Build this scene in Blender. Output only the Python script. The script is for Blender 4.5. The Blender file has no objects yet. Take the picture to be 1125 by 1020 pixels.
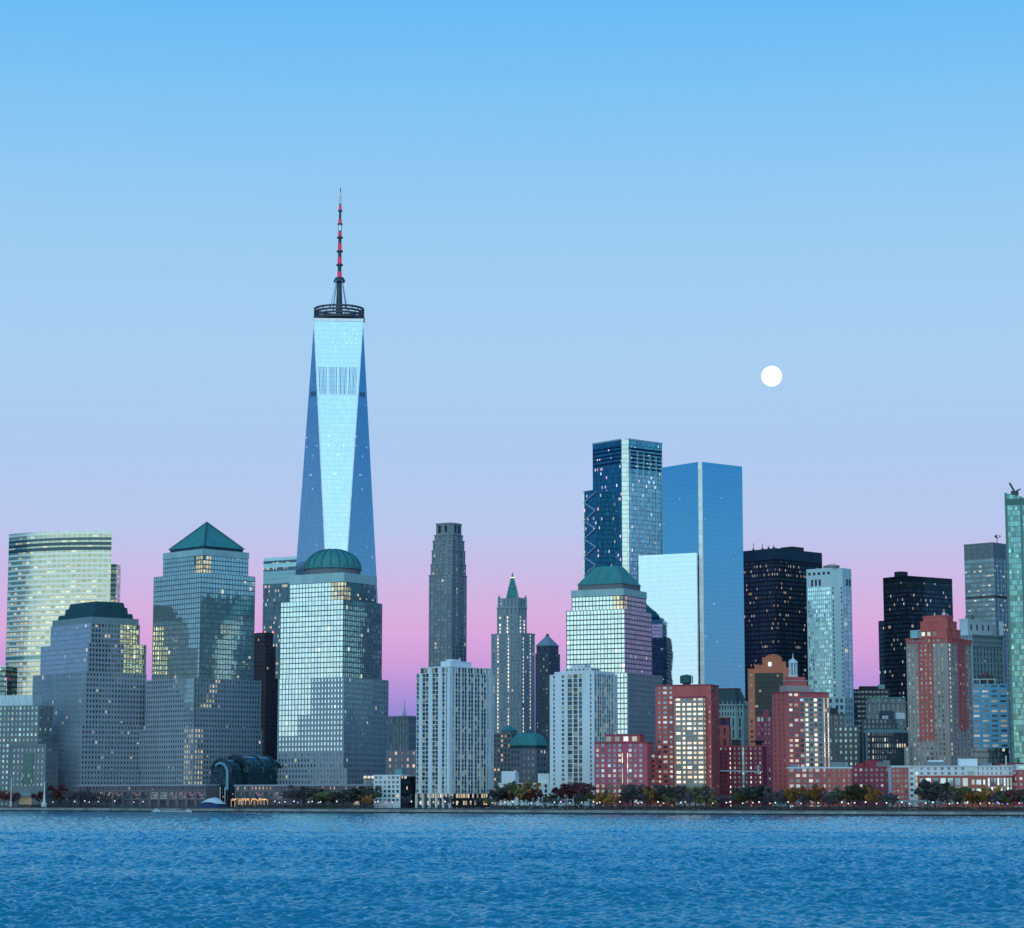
import bpy, math, random
import numpy as np
from mathutils import Vector, noise as mnoise

SC = bpy.context.scene
COL = SC.collection
R = math.radians
random.seed(7)

# ------------------------------------------------------------------ camera
F = 2640.0                       # focal length in photo pixels (photo 1125 wide)
CX, CY = 562.5, 510.0
CAMZ = 10.0
PITCH = math.atan(366.0 / F)
SP, CP = math.sin(PITCH), math.cos(PITCH)
cam_d = bpy.data.cameras.new("camera")
cam_d.sensor_fit = 'HORIZONTAL'
cam_d.sensor_width = 36.0
cam_d.lens = F / 1125.0 * 36.0
cam_d.clip_start = 1.0
cam_d.clip_end = 120000.0
cam = bpy.data.objects.new("camera", cam_d)
cam.location = (0, 0, CAMZ)
cam.rotation_euler = (math.pi / 2 + PITCH, 0, 0)
COL.objects.link(cam)
SC.camera = cam


def s2l(c):
    return c / 12.92 if c <= 0.04045 else ((c + 0.055) / 1.055) ** 2.4


def rgb(r, g, b):
    return (s2l(r / 255), s2l(g / 255), s2l(b / 255), 1.0)


# ------------------------------------------------------------------ sky
SUN_AZ = Vector((-0.28, -0.96, 0)).normalized()
W = bpy.data.worlds.new("World")
SC.world = W
W.use_nodes = True
nt = W.node_tree
nt.nodes.clear()


def N(tree, typ, **kw):
    n = tree.nodes.new(typ)
    for k, v in kw.items():
        if k == 'inp':
            for kk, vv in v.items():
                n.inputs[kk].default_value = vv
        else:
            setattr(n, k, v)
    return n


def math_n(tree, op, a=None, b=None, c=None, clamp=False):
    n = tree.nodes.new('ShaderNodeMath')
    n.operation = op
    n.use_clamp = clamp
    for i, x in enumerate((a, b, c)):
        if x is None:
            continue
        if isinstance(x, (int, float)):
            n.inputs[i].default_value = x
        else:
            tree.links.new(x, n.inputs[i])
    return n.outputs[0]


def ramp(tree, fac, stops, interp='LINEAR'):
    n = tree.nodes.new('ShaderNodeValToRGB')
    cr = n.color_ramp
    cr.interpolation = interp
    while len(cr.elements) > 1:
        cr.elements.remove(cr.elements[-1])
    cr.elements[0].position = stops[0][0]
    cr.elements[0].color = stops[0][1]
    for p, c in stops[1:]:
        e = cr.elements.new(p)
        e.color = c
    tree.links.new(fac, n.inputs[0])
    return n.outputs[0]


tc = N(nt, 'ShaderNodeTexCoord')
sep = N(nt, 'ShaderNodeSeparateXYZ')
nt.links.new(tc.outputs['Generated'], sep.inputs[0])
elev = math_n(nt, 'MULTIPLY', math_n(nt, 'ARCSINE', sep.outputs[2]), 180 / math.pi / 90)   # elevation / 90 deg
EAST = [(0, (95, 120, 200)), (1.3, (122, 130, 212)), (2.3, (168, 146, 219)), (3.0, (206, 158, 221)), (3.9, (222, 172, 226)),
        (5.0, (209, 187, 232)), (6.3, (188, 202, 241)), (8.5, (175, 205, 243)), (10.5, (169, 210, 245)),
        (13.5, (156, 206, 244)), (16.5, (128, 198, 248)), (18.6, (108, 190, 248)), (24, (84, 176, 244)),
        (40, (60, 158, 232)), (90, (38, 124, 200))]
WEST = [(0, (255, 214, 180)), (3, (252, 232, 215)), (6, (232, 240, 236)), (10, (204, 238, 248)), (16, (166, 224, 250)),
        (26, (116, 200, 244)), (45, (70, 164, 226)), (90, (34, 116, 190))]
SIDE = [(0, (120, 140, 170)), (3, (116, 156, 190)), (6, (90, 156, 202)), (9, (62, 138, 198)), (16, (44, 124, 194)), (26, (44, 142, 208)),
        (45, (38, 130, 202)), (90, (34, 116, 190))]
east = ramp(nt, elev, [(e / 90, rgb(*c)) for e, c in EAST])
west = ramp(nt, elev, [(e / 90, rgb(*c)) for e, c in WEST])
side = ramp(nt, elev, [(e / 90, rgb(*c)) for e, c in SIDE])
dotn = N(nt, 'ShaderNodeVectorMath', operation='DOT_PRODUCT')
nt.links.new(tc.outputs['Generated'], dotn.inputs[0])
dotn.inputs[1].default_value = SUN_AZ


def smooth(lo, hi):
    mr = N(nt, 'ShaderNodeMapRange', interpolation_type='SMOOTHSTEP')
    mr.inputs[1].default_value = lo
    mr.inputs[2].default_value = hi
    nt.links.new(dotn.outputs['Value'], mr.inputs[0])
    return mr.outputs[0]


def sky_mix(f, a, b):
    mix = N(nt, 'ShaderNodeMix', data_type='RGBA')
    nt.links.new(f, mix.inputs['Factor'])
    nt.links.new(a, mix.inputs[6])
    nt.links.new(b, mix.inputs[7])
    return mix.outputs[2]


# pink anti-twilight in the east, deep blue to the sides, pale afterglow in the west
skycol = sky_mix(smooth(0.25, 0.84), sky_mix(smooth(-0.84, -0.40), east, side), west)
bg1 = N(nt, 'ShaderNodeBackground')
nt.links.new(skycol, bg1.inputs[0])
bg1.inputs[1].default_value = 0.97
sky = N(nt, 'ShaderNodeTexSky', sky_type='NISHITA')
sky.sun_disc = False
sky.sun_elevation = R(-3.0)
sky.sun_rotation = math.atan2(SUN_AZ.x, SUN_AZ.y)
bg2 = N(nt, 'ShaderNodeBackground')
nt.links.new(sky.outputs[0], bg2.inputs[0])
bg2.inputs[1].default_value = 0.05
add = N(nt, 'ShaderNodeAddShader')
out = N(nt, 'ShaderNodeOutputWorld')
nt.links.new(bg1.outputs[0], add.inputs[0])
nt.links.new(bg2.outputs[0], add.inputs[1])
nt.links.new(add.outputs[0], out.inputs[0])

# ------------------------------------------------------------------ afterglow (soft, low)
sd = bpy.data.lights.new("afterglow", 'SUN')
sd.energy = 1.4
sd.angle = R(118)
sd.color = (0.60, 0.92, 1.0)
so = bpy.data.objects.new("afterglow", sd)
ldir = -(SUN_AZ * math.cos(R(14)) + Vector((0, 0, math.sin(R(14)))))
so.rotation_euler = ldir.to_track_quat('-Z', 'Y').to_euler()
COL.objects.link(so)

SC.view_settings.view_transform = 'Standard'
SC.view_settings.look = 'None'
SC.view_settings.exposure = 0.0
SC.view_settings.gamma = 1.0
SC.cycles.max_bounces = 6
SC.cycles.glossy_bounces = 4
SC.cycles.diffuse_bounces = 3
SC.cycles.sample_clamp_indirect = 4.0


# ------------------------------------------------------------------ survey helpers: photo bearing + distance -> plan
def bear(x, y):
    cx, cy = (x - CX) / F, (CY - y) / F
    return cx / (CP - cy * SP)


def zt(y, d):
    cy = (CY - y) / F
    return CAMZ + d * (SP + cy * CP) / (CP - cy * SP)


def xat(x, y, d):
    return bear(x, y) * d


SHORE_A, SHORE_B = Vector((-375.0, 1757.0)), Vector((268.0, 1257.0))
SHORE_DIR = (SHORE_B - SHORE_A).normalized()
SHORE_N = Vector((-SHORE_DIR.y, SHORE_DIR.x))           # inland
if SHORE_N.y < 0:
    SHORE_N = -SHORE_N


def shore_d(x):
    """depth of the shoreline along the bearing of photo column x"""
    k = (x - CX) / F / CP
    # A + t*dir : X = k*Y
    t = (k * SHORE_A.y - SHORE_A.x) / (SHORE_DIR.x - k * SHORE_DIR.y)
    return SHORE_A.y + t * SHORE_DIR.y


GZ = 3.0


class FP:
    """four-sided footprint: near corner at bearing xc and distance d, left wall receding by th degrees"""

    def __init__(s, xl, xc, xr, y, d, th, a=None, b=None):
        t = R(th)
        s.th, s.d, s.y = th, d, y
        P = Vector((xat(xc, y, d), d))
        kl, kr = bear(xl, y), bear(xr, y)
        if a is None:
            a = (P.x - kl * d) / (math.cos(t) + kl * math.sin(t))
        if b is None:
            b = (kr * d - P.x) / (math.sin(t) - kr * math.cos(t))
        s.a, s.b = a, b
        dl = Vector((-math.cos(t), math.sin(t)))
        dr = Vector((math.sin(t), math.cos(t)))
        s.P, s.dl, s.dr = P, dl, dr
        s.pts = [P + dl * a, P.copy(), P + dr * b, P + dl * a + dr * b]


def offset(pts, m):
    n = len(pts)
    out = []
    for i in range(n):
        p0, p1, p2 = pts[i - 1], pts[i], pts[(i + 1) % n]
        e1, e2 = (p1 - p0).normalized(), (p2 - p1).normalized()
        n1, n2 = Vector((e1.y, -e1.x)), Vector((e2.y, -e2.x))
        b = n1 + n2
        if b.length < 1e-6:
            b = n1
        b = b.normalized()
        k = max(0.35, b.dot(n1))
        out.append(p1 + b * (m / k))
    return out


def chamfer(pts, idx, c):
    out = []
    n = len(pts)
    for i in range(n):
        if i in idx:
            p = pts[i]
            out.append(p + (pts[i - 1] - p).normalized() * c)
            out.append(p + (pts[(i + 1) % n] - p).normalized() * c)
        else:
            out.append(pts[i])
    return out


# ------------------------------------------------------------------ materials
MATS = {}


def base_mat(name):
    m = bpy.data.materials.new(name)
    m.use_nodes = True
    t = m.node_tree
    t.nodes.clear()
    o = t.nodes.new('ShaderNodeOutputMaterial')
    p = t.nodes.new('ShaderNodeBsdfPrincipled')
    t.links.new(p.outputs[0], o.inputs[0])
    MATS[name] = m
    return m, t, p


def wall(name, col, rough=0.8, var=0.18, scale=0.12, joint=0.0, spec=0.3):
    """stone / brick / concrete: base colour with blotches and rain streaks of its own"""
    if name in MATS:
        return MATS[name]
    m, t, p = base_mat(name)
    tc = t.nodes.new('ShaderNodeTexCoord')
    mp = t.nodes.new('ShaderNodeMapping')
    mp.inputs['Scale'].default_value = (1, 1, 0.25)
    t.links.new(tc.outputs['Object'], mp.inputs[0])
    n1 = N(t, 'ShaderNodeTexNoise', inp={'Scale': scale, 'Detail': 6.0, 'Roughness': 0.65})
    t.links.new(mp.outputs[0], n1.inputs['Vector'])
    n2 = N(t, 'ShaderNodeTexNoise', inp={'Scale': 1.3, 'Detail': 3.0})
    t.links.new(tc.outputs['Object'], n2.inputs['Vector'])
    f = math_n(t, 'ADD', math_n(t, 'MULTIPLY', n1.outputs[0], 0.7), math_n(t, 'MULTIPLY', n2.outputs[0], 0.3))
    mrn = N(t, 'ShaderNodeMapRange', inp={1: 0.3, 2: 0.7, 3: 1 - var, 4: 1 + var})
    t.links.new(f, mrn.inputs[0])
    vm = N(t, 'ShaderNodeVectorMath', operation='SCALE')
    vm.inputs[0].default_value = col[:3]
    t.links.new(mrn.outputs[0], vm.inputs['Scale'])
    t.links.new(vm.outputs[0], p.inputs['Base Color'])
    p.inputs['Roughness'].default_value = rough
    p.inputs['Specular IOR Level'].default_value = spec
    return m


def rand_pane(t):
    """one random number per window: island in a merged mesh, object otherwise"""
    g = t.nodes.new('ShaderNodeNewGeometry')
    oi = t.nodes.new('ShaderNodeObjectInfo')
    r = math_n(t, 'FRACT', math_n(t, 'ADD', math_n(t, 'MULTIPLY', g.outputs['Random Per Island'], 3.17),
                                  math_n(t, 'MULTIPLY', oi.outputs['Random'], 7.77)))
    return g, r


def tilt_normal(t, g, rnd_color, tilt, p, wob=None):
    s = N(t, 'ShaderNodeVectorMath', operation='SUBTRACT')
    t.links.new(rnd_color, s.inputs[0])
    s.inputs[1].default_value = (0.5, 0.5, 0.5)
    sc = N(t, 'ShaderNodeVectorMath', operation='SCALE')
    sc.inputs['Scale'].default_value = tilt
    t.links.new(s.outputs[0], sc.inputs[0])
    a = N(t, 'ShaderNodeVectorMath', operation='ADD')
    t.links.new(g.outputs['Normal'], a.inputs[0])
    t.links.new(sc.outputs[0], a.inputs[1])
    last = a
    if wob is not None:
        a2 = N(t, 'ShaderNodeVectorMath', operation='ADD')
        t.links.new(a.outputs[0], a2.inputs[0])
        t.links.new(wob, a2.inputs[1])
        last = a2
    nn = N(t, 'ShaderNodeVectorMath', operation='NORMALIZE')
    t.links.new(last.outputs[0], nn.inputs[0])
    t.links.new(nn.outputs[0], p.inputs['Normal'])


def lit_color(t, rnd, warm, white):
    """lamp light seen through a window: mostly warm, some white"""
    mx = N(t, 'ShaderNodeMix', data_type='RGBA')
    t.links.new(rnd, mx.inputs['Factor'])
    mx.inputs[6].default_value = (*warm, 1)
    mx.inputs[7].default_value = (*white, 1)
    return mx.outputs[2]


def glass(name, tint=(.35, .5, .55), metal=.75, rough=.07, lit=.06, lits=1.0, warm=(1, .68, .30), white=(.95, 1.0, .85),
          tilt=.02, dark=.0, cluster=True, shade=0.35):
    """window glass that mirrors the sky; a share of the rooms behind have their lamps on"""
    if name in MATS:
        return MATS[name]
    m, t, p = base_mat(name)
    g, r = rand_pane(t)
    wn = N(t, 'ShaderNodeTexWhiteNoise', noise_dimensions='1D')
    t.links.new(math_n(t, 'MULTIPLY', r, 917.3), wn.inputs['W'])
    sepc = N(t, 'ShaderNodeSeparateColor')
    t.links.new(wn.outputs['Color'], sepc.inputs[0])
    # blinds: some panes paler / darker
    mrn = N(t, 'ShaderNodeMapRange', inp={1: 0, 2: 1, 3: 1 - shade, 4: 1 + shade})
    t.links.new(sepc.outputs[0], mrn.inputs[0])
    vm = N(t, 'ShaderNodeVectorMath', operation='SCALE')
    vm.inputs[0].default_value = tint
    t.links.new(mrn.outputs[0], vm.inputs['Scale'])
    t.links.new(vm.outputs[0], p.inputs['Base Color'])
    p.inputs['Metallic'].default_value = metal
    p.inputs['Roughness'].default_value = rough
    tilt_normal(t, g, wn.outputs['Color'], tilt, p)
    thr = lit
    if cluster and lit > 0:
        mp = N(t, 'ShaderNodeMapping')
        mp.inputs['Scale'].default_value = (.02, .02, .25)
        t.links.new(g.outputs['Position'], mp.inputs[0])
        nz = N(t, 'ShaderNodeTexNoise', inp={'Scale': 1.0, 'Detail': 1.0})
        t.links.new(mp.outputs[0], nz.inputs['Vector'])
        mr2 = N(t, 'ShaderNodeMapRange', inp={1: .38, 2: .62, 3: 0.25 * lit, 4: 1.9 * lit})
        t.links.new(nz.outputs[0], mr2.inputs[0])
        thr = mr2.outputs[0]
    on = math_n(t, 'LESS_THAN', sepc.outputs[1], thr)
    st = math_n(t, 'MULTIPLY', on, math_n(t, 'MULTIPLY_ADD', sepc.outputs[2], lits * .9, lits * .35))
    t.links.new(lit_color(t, sepc.outputs[0], warm, white), p.inputs['Emission Color'])
    t.links.new(st, p.inputs['Emission Strength'])
    return m


def curtain(name, pw=1.5, ph=4.0, sp=.25, mw=.06, tint=(.45, .6, .7), spc=(.2, .25, .3), mulc=(.1, .13, .16), metal=.9, smetal=.6,
            rough=.05, tilt=.02, wob=.01, lit=.03, lits=1.0, warm=(1, .7, .35), white=(1, .95, .8), bands=(), vline=None, litw=.8, lith=.7,
            litv=None, var=.12, hline=None, group=1):
    """curtain wall in metres (UV): floors, spandrels, mullions, panes that tilt a little, rooms with lamps on"""
    if name in MATS:
        return MATS[name]
    m, t, p = base_mat(name)
    g = t.nodes.new('ShaderNodeNewGeometry')
    uv = t.nodes.new('ShaderNodeUVMap')
    s = t.nodes.new('ShaderNodeSeparateXYZ')
    t.links.new(uv.outputs[0], s.inputs[0])
    U, V = s.outputs[0], s.outputs[1]
    u, v = math_n(t, 'DIVIDE', U, pw), math_n(t, 'DIVIDE', V, ph)
    fu, fv = math_n(t, 'FRACT', u), math_n(t, 'FRACT', v)
    iu, iv = math_n(t, 'FLOOR', u), math_n(t, 'FLOOR', v)
    cmb = t.nodes.new('ShaderNodeCombineXYZ')
    t.links.new(iu, cmb.inputs[0])
    t.links.new(iv, cmb.inputs[1])
    cmb.inputs[2].default_value = float(sum(map(ord, name)) % 97)
    wn = N(t, 'ShaderNodeTexWhiteNoise', noise_dimensions='3D')
    t.links.new(cmb.outputs[0], wn.inputs['Vector'])
    sepc = N(t, 'ShaderNodeSeparateColor')
    t.links.new(wn.outputs['Color'], sepc.inputs[0])
    is_sp = math_n(t, 'LESS_THAN', fv, sp)
    is_m = math_n(t, 'LESS_THAN', fu, mw)
    # glass colour
    mrn = N(t, 'ShaderNodeMapRange', inp={1: 0, 2: 1, 3: 1 - var, 4: 1 + var})
    t.links.new(sepc.outputs[0], mrn.inputs[0])
    vm = N(t, 'ShaderNodeVectorMath', operation='SCALE')
    vm.inputs[0].default_value = tint
    t.links.new(mrn.outputs[0], vm.inputs['Scale'])

    def mixc(fac, a, b):
        n = N(t, 'ShaderNodeMix', data_type='RGBA')
        t.links.new(fac, n.inputs['Factor'])
        if isinstance(a, tuple):
            n.inputs[6].default_value = (*a, 1)
        else:
            t.links.new(a, n.inputs[6])
        if isinstance(b, tuple):
            n.inputs[7].default_value = (*b, 1)
        else:
            t.links.new(b, n.inputs[7])
        return n.outputs[2]

    c = mixc(is_m, vm.outputs[0], mulc)
    c = mixc(is_sp, c, spc)
    met = math_n(t, 'SUBTRACT', metal, math_n(t, 'MULTIPLY', is_sp, metal - smetal))
    solid = math_n(t, 'MAXIMUM', is_sp, is_m)
    if hline:
        per, w, hc = hline
        ish = math_n(t, 'LESS_THAN', math_n(t, 'FRACT', math_n(t, 'DIVIDE', V, per)), w)
        c = mixc(ish, c, hc)
        solid = math_n(t, 'MAXIMUM', solid, ish)
    if vline:
        per, w, vc = vline
        isv = math_n(t, 'LESS_THAN', math_n(t, 'FRACT', math_n(t, 'DIVIDE', U, per)), w)
        c = mixc(isv, c, vc)
        solid = math_n(t, 'MAXIMUM', solid, isv)
    for v0, v1, bc in bands:
        inb = math_n(t, 'MULTIPLY', math_n(t, 'GREATER_THAN', V, v0), math_n(t, 'LESS_THAN', V, v1))
        c = mixc(inb, c, bc)
        solid = math_n(t, 'MAXIMUM', solid, inb)
    t.links.new(c, p.inputs['Base Color'])
    t.links.new(met, p.inputs['Metallic'])
    p.inputs['Roughness'].default_value = rough
    if metal < .5:
        p.inputs['Specular IOR Level'].default_value = .2
    wv = None
    if wob:
        nz = N(t, 'ShaderNodeTexNoise', inp={'Scale': .11, 'Detail': 2.0})
        t.links.new(uv.outputs[0], nz.inputs['Vector'])
        s1 = N(t, 'ShaderNodeVectorMath', operation='SUBTRACT')
        t.links.new(nz.outputs['Color'], s1.inputs[0])
        s1.inputs[1].default_value = (.5, .5, .5)
        s2 = N(t, 'ShaderNodeVectorMath', operation='SCALE')
        s2.inputs['Scale'].default_value = wob
        t.links.new(s1.outputs[0], s2.inputs[0])
        wv = s2.outputs[0]
    tilt_normal(t, g, wn.outputs['Color'], tilt, p, wv)
    if lit > 0:
        cm2 = t.nodes.new('ShaderNodeCombineXYZ')
        t.links.new(math_n(t, 'FLOOR', math_n(t, 'DIVIDE', iu, 6)), cm2.inputs[0])
        t.links.new(iv, cm2.inputs[1])
        cm2.inputs[2].default_value = 3.3
        w2 = N(t, 'ShaderNodeTexWhiteNoise', noise_dimensions='3D')
        t.links.new(cm2.outputs[0], w2.inputs['Vector'])
        if litv:
            mrl = N(t, 'ShaderNodeMapRange', inp={1: litv[0], 2: litv[1], 3: lit, 4: litv[2] if len(litv) > 2 else 0.0})
            t.links.new(V, mrl.inputs[0])
            L = mrl.outputs[0]
        else:
            L = lit
        if group:
            L2 = math_n(t, 'MULTIPLY', L, math_n(t, 'MULTIPLY', math_n(t, 'POWER', w2.outputs['Value'], 2.0), 3.0))
        else:
            L2 = L
        on = math_n(t, 'LESS_THAN', sepc.outputs[1], L2)
        on = math_n(t, 'MULTIPLY', on, math_n(t, 'LESS_THAN', fu, litw))
        on = math_n(t, 'MULTIPLY', on, math_n(t, 'LESS_THAN', fv, lith))
        on = math_n(t, 'MULTIPLY', on, math_n(t, 'SUBTRACT', 1.0, solid))
        st = math_n(t, 'MULTIPLY', on, math_n(t, 'MULTIPLY_ADD', sepc.outputs[2], lits * .9, lits * .35))
        t.links.new(lit_color(t, sepc.outputs[0], warm, white), p.inputs['Emission Color'])
        t.links.new(st, p.inputs['Emission Strength'])
    return m


def plain(name, col, rough=.5, metal=0.0, emit=None, es=0.0):
    if name in MATS:
        return MATS[name]
    m, t, p = base_mat(name)
    tc = t.nodes.new('ShaderNodeTexCoord')
    n1 = N(t, 'ShaderNodeTexNoise', inp={'Scale': .35, 'Detail': 4.0})
    t.links.new(tc.outputs['Object'], n1.inputs['Vector'])
    mrn = N(t, 'ShaderNodeMapRange', inp={1: .3, 2: .7, 3: .88, 4: 1.12})
    t.links.new(n1.outputs[0], mrn.inputs[0])
    vm = N(t, 'ShaderNodeVectorMath', operation='SCALE')
    vm.inputs[0].default_value = col
    t.links.new(mrn.outputs[0], vm.inputs['Scale'])
    t.links.new(vm.outputs[0], p.inputs['Base Color'])
    p.inputs['Roughness'].default_value = rough
    p.inputs['Metallic'].default_value = metal
    if emit:
        p.inputs['Emission Color'].default_value = (*emit, 1)
        p.inputs['Emission Strength'].default_value = es
    return m


# ------------------------------------------------------------------ mesh builder
class MB:
    def __init__(s):
        s.v, s.f, s.uv = [], [], []

    def quad(s, a, b, c, d, uv=None):
        i = len(s.v)
        s.v += [a, b, c, d]
        s.f.append((i, i + 1, i + 2, i + 3))
        s.uv += uv if uv else [(0, 0)] * 4

    def poly(s, pts, uv=None):
        i = len(s.v)
        s.v += pts
        s.f.append(tuple(range(i, i + len(pts))))
        s.uv += uv if uv else [(0, 0)] * len(pts)

    def prism(s, pts, z0, z1, cap=True, bottom=True):
        n = len(pts)
        u = 0
        for i in range(n):
            p, q = pts[i], pts[(i + 1) % n]
            L = (q - p).length
            s.quad((p.x, p.y, z0), (q.x, q.y, z0), (q.x, q.y, z1), (p.x, p.y, z1), [(u, z0), (u + L, z0), (u + L, z1), (u, z1)])
            u += L
        if cap:
            s.poly([(p.x, p.y, z1) for p in pts])
        if bottom:
            s.poly([(p.x, p.y, z0) for p in reversed(pts)])

    def frustum(s, p0, p1, z0, z1, cap=True):
        n = len(p0)
        u = 0
        for i in range(n):
            j = (i + 1) % n
            L = (p0[j] - p0[i]).length
            s.quad((p0[i].x, p0[i].y, z0), (p0[j].x, p0[j].y, z0), (p1[j].x, p1[j].y, z1), (p1[i].x, p1[i].y, z1),
                   [(u, z0), (u + L, z0), (u + L * .7, z1), (u + L * .3, z1)])
            u += L
        if cap:
            s.poly([(p.x, p.y, z1) for p in p1])
        s.poly([(p.x, p.y, z0) for p in reversed(p0)])

    def pyramid(s, p0, apex, z0):
        n = len(p0)
        for i in range(n):
            j = (i + 1) % n
            s.poly([(p0[i].x, p0[i].y, z0), (p0[j].x, p0[j].y, z0), apex], [(0, z0), (1, z0), (.5, apex[2])])
        s.poly([(p.x, p.y, z0) for p in reversed(p0)])

    def lathe(s, cx, cy, prof, n=24):
        """prof: list of (r, z)"""
        for k in range(len(prof) - 1):
            (r0, z0), (r1, z1) = prof[k], prof[k + 1]
            for i in range(n):
                a, b = 2 * math.pi * i / n, 2 * math.pi * (i + 1) / n
                q = [(cx + r0 * math.cos(a), cy + r0 * math.sin(a), z0), (cx + r0 * math.cos(b), cy + r0 * math.sin(b), z0),
                     (cx + r1 * math.cos(b), cy + r1 * math.sin(b), z1), (cx + r1 * math.cos(a), cy + r1 * math.sin(a), z1)]
                if r1 < 1e-6:
                    s.poly(q[:3])
                elif r0 < 1e-6:
                    s.poly([q[0], q[2], q[3]])
                else:
                    s.quad(*q)

    def box(s, c, sx, sy, sz, rot=0):
        ca, sa = math.cos(rot), math.sin(rot)
        P = [Vector((c[0] + x * ca - y * sa, c[1] + x * sa + y * ca)) for x, y in
             ((-sx / 2, -sy / 2), (sx / 2, -sy / 2), (sx / 2, sy / 2), (-sx / 2, sy / 2))]
        s.prism(P, c[2], c[2] + sz)

    def bar(s, a, b, w):
        a, b = Vector(a), Vector(b)
        d = (b - a)
        z = Vector((0, 0, 1)) if abs(d.normalized().z) < .95 else Vector((1, 0, 0))
        x = d.cross(z).normalized() * (w / 2)
        y = d.cross(x).normalized() * (w / 2)
        c0 = [a + x + y, a - x + y, a - x - y, a + x - y]
        c1 = [p + d for p in c0]
        for i in range(4):
            j = (i + 1) % 4
            s.quad(tuple(c0[i]), tuple(c0[j]), tuple(c1[j]), tuple(c1[i]))
        s.poly([tuple(p) for p in reversed(c0)])
        s.poly([tuple(p) for p in c1])

    def mesh(s, name, mat, org=(0, 0, 0), smooth=False):
        me = bpy.data.meshes.new(name)
        o = Vector(org)
        me.from_pydata([(x - o.x, y - o.y, z - o.z) for x, y, z in s.v], [], s.f)
        uvl = me.uv_layers.new(name="UVMap")
        if len(s.uv) == len(uvl.data):
            flat = np.array(s.uv, dtype=np.float32).ravel()
            uvl.data.foreach_set('uv', flat)
        me.materials.append(mat)
        if smooth:
            me.polygons.foreach_set('use_smooth', [True] * len(me.polygons))
        me.update()
        return me


def link(name, data, parent=None, loc=(0, 0, 0)):
    o = bpy.data.objects.new(name, data)
    o.location = loc
    if parent is not None:
        o.parent = parent
    COL.objects.link(o)
    return o


def tag(o, label=None, cat=None, group=None, kind=None):
    if label:
        o['label'] = label
    if cat:
        o['category'] = cat
    if group:
        o['group'] = group
    if kind:
        o['kind'] = kind
    return o


# ------------------------------------------------------------------ buildings
MAXW = 100
WMESH = {}
FOOT = []


def wmesh(w, h, mat):
    k = (round(w, 2), round(h, 2), mat.name)
    if k not in WMESH:
        b = MB()
        w, h = k[0] / 2, k[1] / 2
        b.quad((-w, 0, -h), (w, 0, -h), (w, 0, h), (-w, 0, h), [(0, 0), (2 * w, 0), (2 * w, 2 * h), (0, 2 * h)])
        WMESH[k] = b.mesh('window', mat)
    return WMESH[k]


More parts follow.
